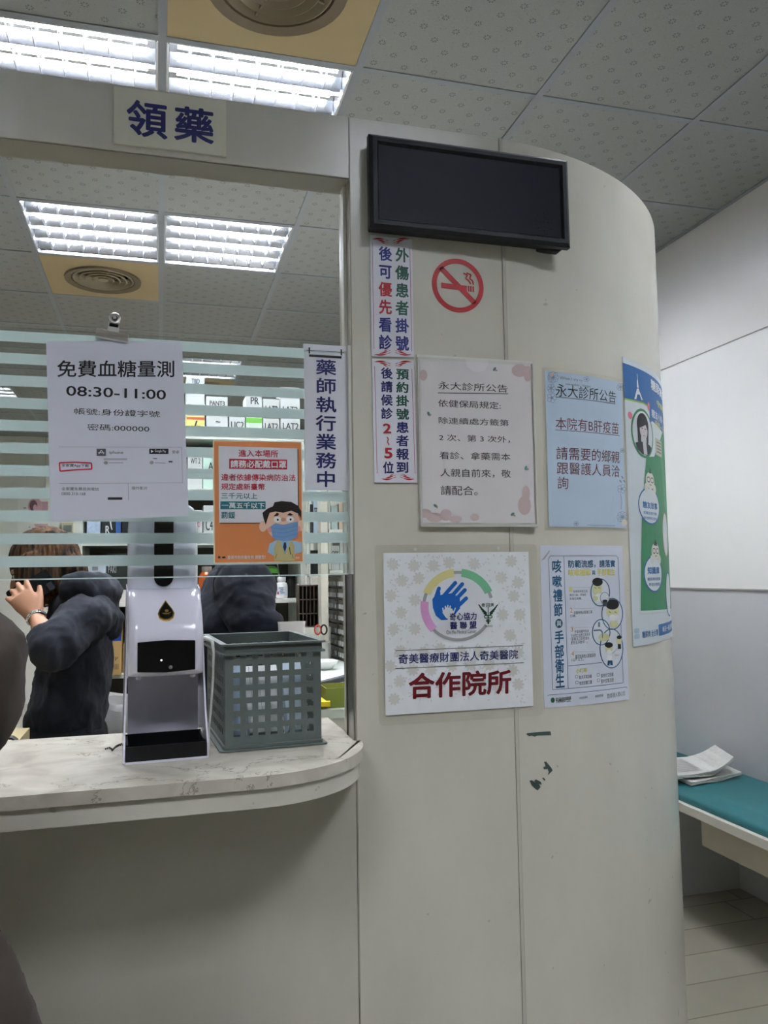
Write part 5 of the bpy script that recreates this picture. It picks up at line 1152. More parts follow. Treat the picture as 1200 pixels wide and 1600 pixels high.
cs_box(.12, .36, 1.523, .15, M('dark_case', (52, 48, 50), .5), 'dark case at the left of the narrow shelf'); cs_box(.38, .78, 1.523, .17, M('blue_grey_carton', (176, 190, 206), .6), 'blue grey carton marked TED on the narrow shelf', (('TED', .15, .6, .85, .8, HW), ('1', .45, .25, .55, .45, HW)))
cs_box(.12, .88, 1.38, .10, M('black_case', (34, 38, 38), .3), 'wide black case on the lowest board of the narrow shelf'); cs_box(.12, .6, 1.73, .12, M('sky_blue_carton', (160, 190, 214), .6), 'sky blue carton marked 250 on the narrow shelf', (('250', .15, .4, .85, .7, HW),))
# loose things on the work desk
t = thing('bowl', 'shallow white bowl on the work desk beneath the drawers', 'bowl', (onZ(508, 1047, DESKZ).x, onZ(508, 1047, DESKZ).y + .03, DESKZ + .001))
mb = MB(WB); mb.lathe([(.03, 0), (.034, .003), (.055, .03), (.052, .031), (.03, .006), (.001, .005)], seg=28); mb.build('body', t, smooth=True)
def flat(name, pxs, z, th, mat, label, cat):
    q = [onZ(x, y, z) for x, y in pxs]; c = sum(q, Vector()) / len(q); mb = MB(mat); mb.prism([(p.x - c.x, p.y - c.y) for p in q], 0, th); o = mb.build(name); o.location = c; tag(o, label, cat); return o, c, q
GP = M('green_form', (150, 184, 160), .6, var=.06)
flat('paper_form', [(500, 1076), (545, 1084), (548, 1060), (505, 1051)], DESKZ + .001, .002, GP, 'green form sheet on the work desk under white papers', 'paper')
flat('paper_stack', [(506, 1078), (548, 1082), (548, 1062), (512, 1062)], DESKZ + .0045, .012, PAPER, 'small stack of white printed papers on the work desk', 'paper')
flat('paper_form', [(500, 1064), (532, 1060), (525, 1049), (500, 1053)], DESKZ + .0032, .001, PAPER, 'white form lying on the green form near the bowl', 'paper')
flat('folder', [(482, 1104), (518, 1102), (518, 1078), (484, 1082)], DESKZ + .001, .006, M('teal_folder', (150, 176, 170), .4, var=.05), 'pale teal clear folder on the work desk behind the basket', 'folder')
o, c, q = flat('pen', [(493, 1077), (496, 1074), (515, 1089), (512, 1091)], DESKZ + .0075, .006, M('red_brown', (140, 84, 74), .4), 'red brown pen lying on the teal folder', 'pen')
flat('sticky_pad', [(486, 1105), (516, 1104), (516, 1096), (488, 1097)], DESKZ + .0076, .012, M('yellow_pad', (234, 206, 40), .6), 'yellow pad beside the green box', 'pad')
# green box, open top
ga = [onZ(x, y, DESKZ) for x, y in ((516, 1118), (560, 1118))]; gx0 = ga[0].x + .012; gy = 2.10
gb = thing('open_box', 'olive green open box at the right end of the work desk', 'box', (gx0, gy, DESKZ + .0008))
OLV = M('olive_card', (128, 140, 62), .6, var=.04)
mb = MB(OLV); wv, dv, hv = .13, .10, .05; mb.box(0, wv, 0, dv, 0, .003)
mb.box(0, wv, 0, .003, .003, hv); mb.box(0, wv, dv - .003, dv, .003, hv); mb.box(0, .003, .003, dv - .003, .003, hv); mb.box(wv - .003, wv, .003, dv - .003, .003, hv); mb.build('box_body', gb)
mb = MB(M('tan_lining', (190, 170, 120), .7)); mb.box(.0035, wv - .0035, .0035, dv - .0035, .0032, .036); mb.build('cards', gb)
# stapler
sp = onZ(535, 1090, DESKZ); stp = thing('stapler', 'dark grey stapler on the papers above the green box', 'stapler', (sp.x, sp.y + .08, DESKZ + .001), radians(20))
DG = M('dark_grey_plastic', (60, 62, 68), .4)
mb = MB(DG); mb.box(-.06, .06, -.016, .016, 0, .008); mb.build('base', stp, bevel=.003)
mb = MB(DG); mb.box(-.055, .06, -.013, .013, .03, .046, Matrix.Rotation(radians(-7), 4, 'Y')); mb.build('arm', stp, bevel=.005)
mb = MB(STEEL); mb.box(-.058, .055, -.008, .008, .018, .029, Matrix.Rotation(radians(-5), 4, 'Y')); mb.box(.04, .056, -.01, .01, .0075, .03); mb.build('magazine', stp)
# pen cup with red handled scissors
pc = onY(505, 1010, 3.0); cup = thing('pen_cup', 'grey pen cup on the work desk behind the basket rim', 'cup', (pc.x + .015, 3.12, DESKZ + .001))
mb = MB(M('cup_grey', (170, 170, 164), .4)); mb.lathe([(.026, 0), (.03, .004), (.033, .085), (.031, .085), (.027, .006), (.001, .005)], seg=22); mb.build('body', cup, smooth=True)
sc = thing('scissors', 'red and black handled scissors standing in the grey pen cup', 'scissors', (pc.x + .015, 3.12, DESKZ + .008))
for s_, mt in ((-1, M('red_handle', (176, 60, 50), .4)), (1, BLACKP)):
    mb = MB(mt); mb.tube([(s_ * .012 + .012 * cos(a), 0, .125 + .018 * sin(a)) for a in (2 * pi * i / 14 for i in range(15))], .0035, 8); mb.build('handle', sc, smooth=True)
    mb = MB(STEEL); mb.prism([(s_ * .002 - .004, .002), (s_ * .002 + .004, .002), (s_ * .006 + .004, .11), (s_ * .006 - .004, .11)], -.001 + s_ * .001, .0008 + s_ * .001, Matrix(((1, 0, 0, 0), (0, 0, 1, 0), (0, 1, 0, 0), (0, 0, 0, 1)))); mb.build('blade', sc)
# black bag strap and tan board at the far left, behind the counter
mb = MB(M('black_strap', (20, 20, 22), .6)); pts = [onY(x, y, 1.75) for x, y in ((-14, 1150), (-4, 1151), (8, 1150), (20, 1151), (27, 1156), (28, 1163), (24, 1168))]
R = [[p + Vector((0, -.012, 0)), p + Vector((0, .012, 0)), p + Vector((0, .012, -.004)), p + Vector((0, -.012, -.004))] for p in pts]; mb.rings(R)
tag(mb.build('bag_strap', world=True, loc='center'), 'black bag strap resting over the edge of the tan board', 'strap')
lowd = thing('side_table', 'tan wooden side table behind the counter at the left', 'table', (-.55, 2.1, 0))
mb = MB(M('tan_wood', (176, 160, 120), .5, var=.06)); mb.box(-1.0, -.33, 1.62, 2.35, .955, .985); mb.build('table_top', lowd, world=True)
mb = MB(M('tan_wood_dark', (130, 112, 80), .6)); mb.box(-.98, -.36, 1.66, 2.3, 0, .9545); mb.build('cabinet', lowd, world=True)
# far wall: chart and switch box
r = sheet('anatomy_chart', 'pale wall chart with a pink ear drawing on the far left wall', 'poster', lambda s_, z, w: Vector((s_, YBACK - w, z)), [(p.x, p.z) for p in (onY(28, 770, YBACK), onY(28, 850, YBACK), onY(78, 850, YBACK), onY(78, 770, YBACK))], .001, .003, M('chart_paper', (226, 224, 216), .5, var=.02))
fm = lambda s_, z, w: Vector((s_, YBACK - w, z))
a = Art(r, fm, .0045, lambda x, y: (onY(x, y, YBACK).x, onY(x, y, YBACK).z)).zoom(.18333, 0, 770)
EP = ink((206, 160, 168)); a.ell('ear_drawing', 300, 115, 62, 70, EP, 1); a.ell('ear_drawing', 285, 110, 34, 48, ink((96, 66, 76)), 2); a.ell('ear_drawing', 300, 130, 18, 30, EP, 3); a.poly('ear_drawing', [(345, 75), (410, 75), (410, 165), (350, 165)], ink((190, 150, 160)), 0); a.poly('ear_drawing', [(290, 265), (410, 265), (410, 320), (370, 320), (355, 290), (335, 315), (310, 300)], EP, 2)
a.line('ear_drawing', [(200, 130), (225, 130)], 8, GREY, 1); a.line('ear_drawing', [(245, 292), (258, 292)], 6, GREY, 1); a.finish()
p0, p1 = onY(97, 817, YBACK), onY(115, 870, YBACK)
sw = thing('control_panel', 'beige control panel box with a small screen on the far left wall', 'control panel', ((p0.x + p1.x) / 2, YBACK - .001, (p0.z + p1.z) / 2))
mb = MB(M('beige_plastic', (190, 182, 150), .5)); hx, hz = (p1.x - p0.x) / 2, (p0.z - p1.z) / 2; mb.box(-hx, hx, -.05, 0, -hz, hz); mb.build('case', sw, bevel=.004)
mb = MB(M('grey_lcd', (110, 116, 112), .3)); mb.box(-hx * .7, hx * .7, -.054, -.0505, hz * .45, hz * .85); mb.build('screen', sw)
for i in range(3):
    for j in range(2): mb = MB(M('button_tan', (150, 140, 100), .5)); mb.box(-hx * .65 + i * hx * .48, -hx * .3 + i * hx * .48, -.054, -.0505, hz * (.1 - .3 * j), hz * (.28 - .3 * j)); mb.build('button', sw)
# ---------------------------------------------------------------- people
def remeshed(mb, name, voxel, mat, parent=None, smooth_n=4, folds=0, fscale=9, seed=0, stretch=(1, 1, 1)):
    """fuse the limbs of one body or garment into a single skin"""
    bmesh.ops.recalc_face_normals(mb.bm, faces=mb.bm.faces)
    me = bpy.data.meshes.new(name + '_raw'); mb.bm.to_mesh(me); mb.bm.free()
    o = bpy.data.objects.new(name, me); COL.objects.link(o)
    r = o.modifiers.new('r', 'REMESH'); r.mode = 'VOXEL'; r.voxel_size = voxel; r.use_smooth_shade = True
    s_ = o.modifiers.new('s', 'SMOOTH'); s_.iterations = smooth_n; s_.factor = .5
    new = bpy.data.meshes.new_from_object(o.evaluated_get(bpy.context.evaluated_depsgraph_get()))
    o.modifiers.clear(); o.data = new; bpy.data.meshes.remove(me); new.name = name
    if folds:
        N = [v.normal.copy() for v in new.vertices]; off = Vector((seed * 3.1, seed * 1.7, 0))
        for v, n in zip(new.vertices, N):
            p = Vector([v.co[i] * stretch[i] for i in range(3)]) * fscale + off
            a = noise.noise(p); b = noise.noise(p * 2.3 + Vector((5, 1, 2)))
            c = noise.noise(Vector((p.x * 3.1, p.y * 3.1, p.z * 4.2)) + Vector((9, 4, 1)))
            v.co += n * folds * ((.5 - abs(a)) * 1.3 - .35 + .4 * b + 1.0 * max(0, .2 - abs(c)) )
    for p in new.polygons: p.use_smooth = True
    new.materials.clear(); new.materials.append(mat)
    if parent is not None:
        for v in new.vertices: v.co -= Vector(parent.location)
        o.parent = parent
    return o
SKINM = M('skin', (190, 140, 110), .5, var=.05, scale=30)
V3 = Vector
def add_head(mb, c, f, up, R=(.074, .094, .112)):
    """c centre, f facing, up crown direction"""
    l = up.cross(f).normalized(); rot = Matrix((l, f, up)).transposed()
    at = lambda a, b, d: c + l * a + f * b + up * d
    mb.ball(at(0, -.008, .018), (R[0], R[1], R[2] * .86), 20, rot)
    mb.ball(at(0, .022, -.045), (R[0] * .82, R[1] * .72, R[2] * .62), 18, rot)
    mb.ball(at(0, .052, -.088), (.026, .026, .02), 12, rot)                                   # chin
    mb.etube([at(0, .086, .018), at(0, .102, -.012), at(0, .108, -.026)], [(.008, .008), (.012, .012), (.014, .011)], l, 10)   # nose
    mb.ball(at(0, .086, -.056), (.022, .012, .008), 10, rot); mb.ball(at(0, .084, -.068), (.02, .012, .008), 10, rot)          # lips
    for s_ in (-1, 1):
        mb.ball(at(s_ * .030, .078, .026), (.022, .012, .009), 10, rot)                       # brow
        mb.ball(at(s_ * .074, -.01, -.008), (.010, .022, .034), 12, rot)                      # ear
        mb.ball(at(s_ * .040, .064, -.03), (.024, .02, .024), 10, rot)                        # cheek
    return at
def add_hand(mb, w, d, n, curl, side, spread=.16, k=1.0, thumb=(.55, -.75, -.25)):
    """w wrist, d towards the fingers, n out of the back of the hand, side +1/-1 puts the thumb on that side of d x n"""
    d = d.normalized(); n = (n - d * n.dot(d)).normalized(); s_ = d.cross(n).normalized() * side
    mb.etube([w - d * .02, w + d * .02 * k, w + d * .06 * k, w + d * .092 * k], [(.027 * k, .018 * k), (.032 * k, .016 * k), (.041 * k, .0145 * k), (.039 * k, .012 * k)], s_, 14)
    for i, L in enumerate((.078, .088, .082, .064)):
        u = 1.5 - i; b = w + d * (.084 - .004 * abs(u - .5)) * k + s_ * u * .0205 * k
        dd = (d + s_ * u * spread).normalized(); P = [b - dd * .012]; a = 0; p = b; P.append(p)
        for q, fr in enumerate((.48, .30, .24)):
            a += curl[i][q] if isinstance(curl[0], (list, tuple)) else curl[q]
            p = p + (dd * cos(a) - n * sin(a)) * L * k * fr; P.append(p)
        mb.etube(P, [(.0098 * k, .0098 * k), (.0098 * k, .0098 * k), (.0092 * k, .0090 * k), (.0084 * k, .0082 * k), (.0068 * k, .0064 * k)], s_, 10, 3)
    b = w + d * .022 * k + s_ * .026 * k; t = (d * thumb[0] - s_ * thumb[1] + n * thumb[2]).normalized(); t2 = (t + d * .45).normalized()
    mb.etube([b - t * .012, b + t * .024 * k, b + t * .05 * k + t2 * .004, b + t * .05 * k + t2 * .030 * k], [(.015 * k, .013 * k), (.0135 * k, .012 * k), (.0105 * k, .010 * k), (.008 * k, .0075 * k)], n, 10, 3)
def add_limb(mb, P, R, side, seg=14): mb.etube(P, [(r, r) if not isinstance(r, tuple) else r for r in R], side, seg)
def add_legs(mb, J, k=1.0, l=V3((1, 0, 0))):
    for s_ in ('l', 'r'):
        h, kn, an = J['hip_' + s_], J['kn_' + s_], J['an_' + s_]
        add_limb(mb, [h, h.lerp(kn, .5), kn, kn.lerp(an, .35), an], [.082 * k, .074 * k, .054 * k, .054 * k, .036 * k], l)
def body(J, f, up_head, name, parent, hand_l=None, hand_r=None, voxel=.0055):
    l = V3((0, 0, 1)).cross(f).normalized(); mb = MB()
    hip, ch, nk = J['hip'], J['chest'], J['neck']
    mb.etube([hip - V3((0, 0, .06)), hip, hip.lerp(ch, .45), ch, ch.lerp(nk, .75), nk], [(.12, .075), (.13, .08), (.112, .07), (.135, .075), (.09, .058), (.055, .052)], l, 18)
    mb.etube([nk - V3((0, 0, .03)), nk.lerp(J['head'], .5), J['head'] - up_head * .03], [(.054, .056), (.05, .052), (.05, .055)], l, 14)
    at = add_head(mb, J['head'], J.get('face', f), up_head)
    for s_, g in (('l', 1), ('r', -1)):
        sh, el, wr = J['sh_' + s_], J['el_' + s_], J['wr_' + s_]
        add_limb(mb, [sh.lerp(ch, .45), sh, sh.lerp(el, .4), el, el.lerp(wr, .35), wr], [.06, .05, .044, .036, .035, (.024, .019)], l)
        H = J.get('hand_' + s_)
        if H: add_hand(mb, wr, *H)
    add_legs(mb, J, .88, l)
    for s_ in ('l', 'r'): mb.etube([J['an_' + s_] - f * .03 - V3((0, 0, .03)), J['an_' + s_] + f * .05 - V3((0, 0, .045)), J['an_' + s_] + f * .15 - V3((0, 0, .06))], [(.032, .034), (.036, .03), (.03, .016)], l, 12)
    return remeshed(mb, name, voxel, SKINM, parent, 3), at
def shoes(J, f, l, parent, mat):
    for s_ in ('l', 'r'):
        a = J['an_' + s_]; a = V3((a.x, a.y, 0)); mb = MB(mat)
        mb.etube([a - f * .065 + V3((0, 0, .045)), a + V3((0, 0, .05)), a + f * .09 + V3((0, 0, .04)), a + f * .185 + V3((0, 0, .03))], [(.036, .042), (.043, .047), (.046, .038), (.034, .026)], l, 14)
        mb.build('shoe', parent, smooth=True, world=True)
def eyes(at, parent):
    for s_ in (-1, 1):
        mb = MB(M('eye_white', (232, 230, 226), .2, var=.01)); mb.ball(at(s_ * .031, .0785, .008), (.0125, .0125, .009), 12); e = mb.build('eye', parent, smooth=True, world=True)
        mb = MB(M('iris_brown', (44, 30, 24), .15)); mb.ball(at(s_ * .031, .0885, .008), .0048, 10); q = mb.build('iris', None, smooth=True); q.parent = e
        for v in q.data.vertices: v.co -= Vector(parent.location)
def ribbed_hem(mb, c, R, l, z0, z1):
    mb.etube([V3((c.x, c.y, z)) for z in (z0, (z0 + z1) / 2, z1)], [R, R, R], l, 24)

# --- person on the phone, behind the counter at the left
Y1 = 2.75
pw = thing('person', 'person with brown hair and navy hoodie, head bent, phone held to the face', 'person', (-.27, Y1, 0))
f = V3((-1, 0, 0)); l = V3((0, 0, 1)).cross(f)
J = dict(hip=V3((-.265, Y1, .86)), chest=V3((-.245, Y1, 1.20)), neck=V3((-.268, Y1, 1.335)), head=V3((-.352, Y1, 1.412)),
         sh_l=onY(133, 966, Y1 - .155), el_l=onY(80, 1010, 2.46), wr_l=onY(56, 964, 2.575),
         sh_r=V3((-.25, Y1 + .165, 1.295)), el_r=V3((-.30, Y1 + .24, 1.06)), wr_r=V3((-.315, Y1 + .12, .99)),
         hip_l=V3((-.265, Y1 - .085, .84)), kn_l=V3((-.28, Y1 - .09, .45)), an_l=V3((-.255, Y1 - .09, .085)), hip_r=V3((-.265, Y1 + .085, .84)), kn_r=V3((-.28, Y1 + .09, .45)), an_r=V3((-.255, Y1 + .09, .085)))
uph = V3((-.42, 0, .91)).normalized(); J['face'] = V3((-.91, 0, -.42)).normalized()
hd = (onY(29, 926, 2.60) - J['wr_l'])
J['hand_l'] = (hd, V3((.1, -1, .1)), [(.25, .6, .45), (.3, .65, .45), (.35, .7, .45), (.4, .75, .45)], 1, .12, .92, (.8, -.5, -.2))
J['hand_r'] = (V3((-.1, -.95, -.2)), V3((-1, .1, .1)), (.3, .4, .3), -1)
_, at = body(J, f, uph, 'body', pw, voxel=.0045); eyes(at, pw)
HOOD = M('navy_fleece', (34, 37, 47), .95, var=.10, scale=120, sheen=.04, bump=.12, bscale=900)
mb = MB()
mb.etube([V3((-.285, Y1, .885)), V3((-.28, Y1, .95)), V3((-.262, Y1, 1.06)), V3((-.25, Y1, 1.20)), V3((-.252, Y1, 1.30)), V3((-.268, Y1, 1.352))], [(.175, .108), (.185, .118), (.185, .112), (.18, .104), (.15, .082), (.075, .07)], l, 26)
mb.etube([J['sh_l'] + V3((.015, .07, .0)), J['sh_l'], J['sh_l'].lerp(J['el_l'], .5), J['el_l'] + V3((0, 0, -.012)), J['el_l'].lerp(J['wr_l'], .42)], [(.072, .078), (.070, .074), (.066, .068), (.060, .062), (.046, .048)], l, 18)
mb.etube([J['sh_r'] + V3((.015, -.07, .0)), J['sh_r'], J['sh_r'].lerp(J['el_r'], .5), J['el_r'], J['el_r'].lerp(J['wr_r'], .85)], [(.085, .085), (.078, .078), (.066, .066), (.06, .06), (.044, .044)], l, 18)
hoodie = remeshed(mb, 'hoodie', .0085, HOOD, pw, 6, .016, 8, 1, (1.5, 1, .9))
mb = MB()                                                         # hood lying on the back
mb.etube([V3((-.285, Y1 - .115, 1.34)), V3((-.215, Y1 - .12, 1.345)), V3((-.165, Y1, 1.325)), V3((-.215, Y1 + .12, 1.345)), V3((-.285, Y1 + .115, 1.34))], [(.045, .03), (.055, .042), (.062, .05), (.055, .042), (.045, .03)], V3((0, 0, 1)), 16)
mb.etube([V3((-.19, Y1 - .11, 1.30)), V3((-.155, Y1, 1.235)), V3((-.19, Y1 + .11, 1.30))], [(.055, .04), (.065, .045), (.055, .04)], V3((0, 0, 1)), 16)
remeshed(mb, 'hood', .008, HOOD, pw, 5, .012, 12, 4)
mb = MB(M('navy_rib', (30, 33, 42), .9, var=.2, scale=160)); mb.rings([[V3((-.285 + .118 * cos(a) * k, Y1 + .19 * sin(a) * k, z)) for a in (2 * pi * i / 48 for i in range(48))] for k, z in ((.93, .872), (1.0, .876), (1.0, .90), (.99, .925), (1.01, .932))], cap=False); mb.build('hem_band', pw, smooth=True, world=True)
mb = MB(); add_legs(mb, J, 1.05, l); mb.etube([J['hip'] - V3((0, 0, .09)), J['hip'], J['hip'] + V3((0, 0, .06))], [(.16, .108), (.175, .112), (.165, .105)], l, 20)
remeshed(mb, 'trousers', .011, M('black_cloth', (22, 22, 25), .85, var=.1), pw, 5, .008, 9, 2)
shoes(J, f, l, pw, M('white_trainer', (200, 200, 200), .5))
# bobbed hair, heavier at the back, streaked
hm = bpy.data.materials.new('brown_streaked_hair'); hm.use_nodes = True; nt = hm.node_tree; b = nt.nodes['Principled BSDF']; b.inputs['Roughness'].default_value = .75; b.inputs['Specular IOR Level'].default_value = .2
tc = nt.nodes.new('ShaderNodeTexCoord'); mp = nt.nodes.new('ShaderNodeMapping'); mp.inputs['Scale'].default_value = (75, 75, 3); n_ = nt.nodes.new('ShaderNodeTexNoise'); n_.inputs['Scale'].default_value = 1; n_.inputs['Detail'].default_value = 4
cr = nt.nodes.new('ShaderNodeValToRGB'); cr.color_ramp.elements[0].position = .38; cr.color_ramp.elements[0].color = rgb((30, 20, 17)); cr.color_ramp.elements[1].position = .68; cr.color_ramp.elements[1].color = rgb((116, 80, 54))
nt.links.new(tc.outputs['Object'], mp.inputs[0]); nt.links.new(mp.outputs[0], n_.inputs['Vector']); nt.links.new(n_.outputs['Fac'], cr.inputs[0]); nt.links.new(cr.outputs[0], b.inputs['Base Color'])
mb = MB(); c = J['head']; lh = uph.cross(J['face']).normalized(); rot = Matrix((lh, J['face'], uph)).transposed()
mb.ball(c + uph * .022 - J['face'] * .014, (.088, .106, .108), 24, rot)
for s_ in (-1, 1): mb.etube([c + lh * s_ * .066 + uph * .05 + J['face'] * .02, c + lh * s_ * .082 - uph * .01 + J['face'] * .018, c + lh * s_ * .08 - uph * .075 + J['face'] * .025, c + lh * s_ * .07 - uph * .105 + J['face'] * .02], [(.03, .045), (.026, .062), (.02, .06), (.010, .04)], lh, 14)
mb.etube([c - J['face'] * .05 + uph * .03, c - J['face'] * .075 - uph * .03, c - J['face'] * .075 - uph * .085], [(.075, .05), (.082, .046), (.07, .03)], lh, 18)
hair = remeshed(mb, 'hair', .006, hm, pw, 4)
for v in hair.data.vertices:
    p = v.co; a = atan2(p.y, p.x + .08); v.co += v.normal * .0035 * sin(a * 46 + 3 * noise.noise(p * 20))
# watch and phone
wv_ = (J['wr_l'] - J['el_l']).normalized(); wc = J['wr_l'] - wv_ * .006; u_ = wv_.orthogonal().normalized(); v_ = wv_.cross(u_)
mb = MB(M('watch_silver', (214, 214, 210), .2, .9)); n = 28
mb.rings([[wc + wv_ * h + (u_ * cos(a) + v_ * sin(a)) * r for a in (2 * pi * i / n for i in range(n))] for r, h in ((.0245, -.007), (.0265, -.006), (.0265, .006), (.0245, .007))], cap=False)
for i in range(n): a = 2 * pi * i / n; mb.ball(wc + (u_ * cos(a) + v_ * sin(a)) * .0267, .003, 6)
mb.build('watch', pw, smooth=True, world=True)
pc_ = onY(50, 922, 2.636); ax = V3((.85, .06, .52)).normalized(); nn = V3((0.05, -1, .1)); nn = (nn - ax * nn.dot(ax)).normalized(); bb = ax.cross(nn)
mb = MB(M('phone_black', (20, 22, 28), .25, var=.02)); rot = Matrix((ax, bb, nn)).transposed().to_4x4(); mt = Matrix.Translation(pc_) @ rot
mb.prism(rrect(.066, .034, .008), -.004, .004, mt); ph = mb.build('phone', bevel=.001, world=True, loc='center'); tag(ph, 'black phone pressed to the cheek in the left hand of the hoodie wearer', 'phone')
mb = MB(M('phone_lens', (60, 62, 70), .1)); mb.prism(rrect(.009, .012, .003, .05, .018), .0041, .0052, mt); mb.build('camera_bump', ph, world=True)
# --- person in navy sweater, back turned, filling a bag
Y2 = 2.32
pm = thing('person', 'person in dark navy sweater behind the basket, sorting a clear bag, face hidden', 'person', (.2, Y2, 0))
f = V3((1, 0, 0)); l = V3((0, 0, 1)).cross(f)
J = dict(hip=V3((.165, Y2, .90)), chest=V3((.195, Y2, 1.25)), neck=V3((.225, Y2, 1.405)), head=V3((.262, Y2, 1.535)),
         sh_r=V3((.215, Y2 - .18, 1.345)), el_r=onY(392, 972, 2.05), wr_r=onY(436, 991, 2.04),
         sh_l=V3((.215, Y2 + .18, 1.345)), el_l=V3((.22, Y2 + .23, 1.09)), wr_l=V3((.33, Y2 - .06, 1.16)),
         hip_l=V3((.165, Y2 + .09, .88)), kn_l=V3((.18, Y2 + .09, .47)), an_l=V3((.15, Y2 + .09, .085)), hip_r=V3((.165, Y2 - .09, .88)), kn_r=V3((.18, Y2 - .09, .47)), an_r=V3((.15, Y2 - .09, .085)))
uph = V3((.25, 0, .97)).normalized(); J['face'] = V3((.97, 0, -.25)).normalized()
J['hand_r'] = (V3((.34, .9, -.2)), V3((.1, .2, .9)), (.55, .6, .4), 1, .06, .92)
J['hand_l'] = (V3((.5, -.8, -.3)), V3((0, .4, .9)), (.6, .6, .4), -1)
_, at = body(J, f, uph, 'body', pm, voxel=.006); eyes(at, pm)
SW = M('dark_navy_knit', (21, 25, 40), .95, var=.1, scale=140, sheen=.03, bump=.12, bscale=800)
mb = MB()
mb.etube([V3((.155, Y2, .83)), V3((.165, Y2, .95)), V3((.18, Y2, 1.10)), V3((.195, Y2, 1.25)), V3((.21, Y2, 1.345)), V3((.225, Y2, 1.40))], [(.195, .125), (.20, .13), (.205, .125), (.215, .12), (.165, .088), (.07, .068)], l, 26)
mb.etube([J['sh_r'] + V3((-.005, .07, .0)), J['sh_r'], J['sh_r'].lerp(J['el_r'], .5), J['el_r'], J['el_r'].lerp(J['wr_r'], .5), J['el_r'].lerp(J['wr_r'], .93)], [(.082, .082), (.078, .078), (.066, .068), (.058, .058), (.047, .047), (.037, .037)], l, 18)
mb.etube([J['sh_l'] + V3((-.005, -.07, .0)), J['sh_l'], J['sh_l'].lerp(J['el_l'], .5), J['el_l'], J['el_l'].lerp(J['wr_l'], .93)], [(.082, .082), (.078, .078), (.066, .066), (.058, .058), (.037, .037)], l, 18)
remeshed(mb, 'sweater', .0085, SW, pm, 6, .014, 8, 7, (1, 1, 1.2))
mb = MB(); add_legs(mb, J, 1.05, l); mb.etube([J['hip'] - V3((0, 0, .09)), J['hip'], J['hip'] + V3((0, 0, .06))], [(.165, .112), (.178, .115), (.165, .108)], l, 20)
remeshed(mb, 'trousers', .012, _mats['black_cloth'], pm, 5, .008, 9, 3)
shoes(J, f, l, pm, M('dark_shoe', (30, 30, 32), .5))
mb = MB(); c = J['head']; lh = uph.cross(J['face']).normalized(); rot = Matrix((lh, J['face'], uph)).transposed()
mb.ball(c + uph * .03 - J['face'] * .014, (.080, .098, .098), 22, rot); mb.ball(c - J['face'] * .05 - uph * .02, (.07, .052, .07), 18, rot)
remeshed(mb, 'hair', .007, M('black_hair', (24, 22, 22), .5, var=.1, scale=90), pm, 3, .005, 30, 2)
bgp = onY(456, 990, 2.0); bg = thing('plastic_bag', 'small clear plastic bag with pink contents in the hand behind the basket', 'bag', bgp)
mb = MB(BAG); mb.rings([[V3((x * k, y * k2, z)) for x, y in rrect(.032, .012, .008)] for k, k2, z in ((.9, .5, -.035), (1, 1, -.02), (1.02, .9, .0), (1.05, .5, .022), (1.1, .25, .03))], cap=False); mb.build('film', bg, smooth=True)
mb = MB(M('pink_tablet', (206, 130, 122), .5)); 
for i in range(12): mb.ball(V3((-.022 + .004 * i, random.uniform(-.005, .005), -.018 + random.uniform(0, .008))), .0045, 8)
mb.build('contents', bg, smooth=True)
# --- person in brown jacket at the left edge, on this side of the counter
Y3 = .90
pj = thing('person', 'person in brown grey jacket at the left edge, leaning over the counter', 'person', (-.36, Y3, 0))
f = V3((0, 1, 0)); l = V3((0, 0, 1)).cross(f)
J = dict(hip=V3((-.335, Y3 - .03, .93)), chest=V3((-.40, Y3 - .02, 1.21)), neck=V3((-.42, Y3, 1.375)), head=V3((-.44, Y3 + .05, 1.50)),
         sh_r=V3((-.206, Y3, 1.29)), el_r=V3((-.315, Y3 + .03, 1.06)), wr_r=V3((-.40, Y3 + .10, 1.15)), sh_l=V3((-.60, Y3, 1.285)), el_l=V3((-.66, Y3 + .06, 1.06)), wr_l=V3((-.52, Y3 + .10, 1.10)),
         hip_l=V3((-.43, Y3 - .03, .90)), kn_l=V3((-.43, Y3, .48)), an_l=V3((-.43, Y3 - .04, .085)), hip_r=V3((-.245, Y3 - .03, .90)), kn_r=V3((-.25, Y3, .48)), an_r=V3((-.25, Y3 - .04, .085)))
uph = V3((0, .3, .95)).normalized(); J['face'] = V3((0, .95, -.3)).normalized()
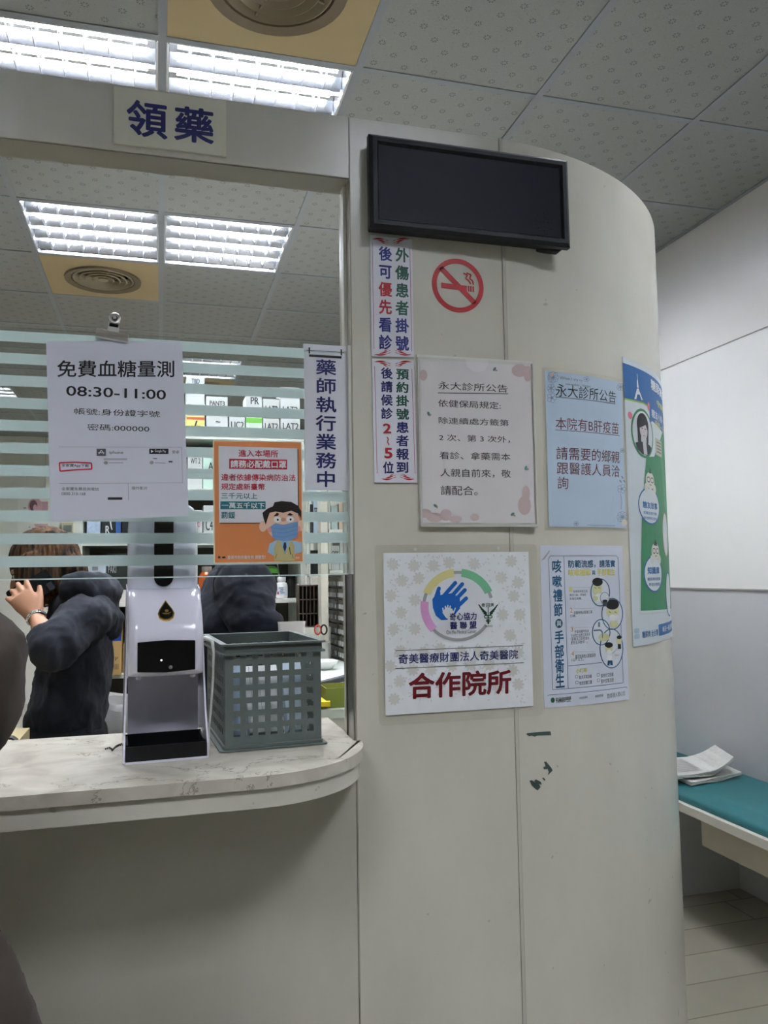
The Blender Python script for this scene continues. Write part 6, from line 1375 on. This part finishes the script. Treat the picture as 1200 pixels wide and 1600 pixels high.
J['hand_r'] = (V3((-.9, .25, .05)), V3((0, 1, .2)), (.35, .4, .3), -1); J['hand_l'] = (V3((.9, .25, .05)), V3((0, 1, .2)), (.35, .4, .3), 1)
_, at = body(J, f, uph, 'body', pj, voxel=.007); eyes(at, pj)
JK = M('brown_grey_fleece', (62, 52, 45), .95, var=.08, scale=200, sheen=.05, bump=.15, bscale=1200)
mb = MB()
mb.etube([V3((-.318, Y3 - .03, .80)), V3((-.322, Y3 - .03, .90)), V3((-.36, Y3 - .03, 1.06)), V3((-.40, Y3 - .02, 1.21)), V3((-.415, Y3, 1.31)), V3((-.42, Y3, 1.385))], [(.25, .155), (.222, .15), (.187, .13), (.21, .13), (.16, .09), (.08, .075)], l, 26)
mb.etube([J['sh_r'] + V3((-.09, 0, .01)), J['sh_r'], J['sh_r'].lerp(J['el_r'], .45), J['el_r'], J['el_r'].lerp(J['wr_r'], .92)], [(.086, .086), (.082, .084), (.068, .072), (.06, .06), (.042, .042)], l, 18)
mb.etube([J['sh_l'] + V3((.09, 0, .01)), J['sh_l'], J['sh_l'].lerp(J['el_l'], .45), J['el_l'], J['el_l'].lerp(J['wr_l'], .92)], [(.085, .085), (.077, .08), (.068, .072), (.062, .062), (.042, .042)], l, 18)
remeshed(mb, 'jacket', .009, JK, pj, 6, .008, 8, 9)
mb = MB(); add_legs(mb, J, 1.05, l); mb.etube([J['hip'] - V3((0, 0, .09)), J['hip'], J['hip'] + V3((0, 0, .06))], [(.17, .115), (.18, .118), (.17, .11)], l, 20)
remeshed(mb, 'trousers', .012, M('dark_brown_cloth', (60, 48, 44), .85, var=.1), pj, 5, .008, 9, 5)
shoes(J, f, l, pj, _mats['dark_shoe'])
mb = MB(); c = J['head']; lh = uph.cross(J['face']).normalized(); rot = Matrix((lh, J['face'], uph)).transposed()
mb.ball(c + uph * .03 - J['face'] * .014, (.082, .1, .1), 22, rot); mb.ball(c - J['face'] * .05 - uph * .03, (.072, .054, .08), 18, rot)
remeshed(mb, 'hair', .007, _mats['black_hair'], pj, 3, .005, 30, 6)
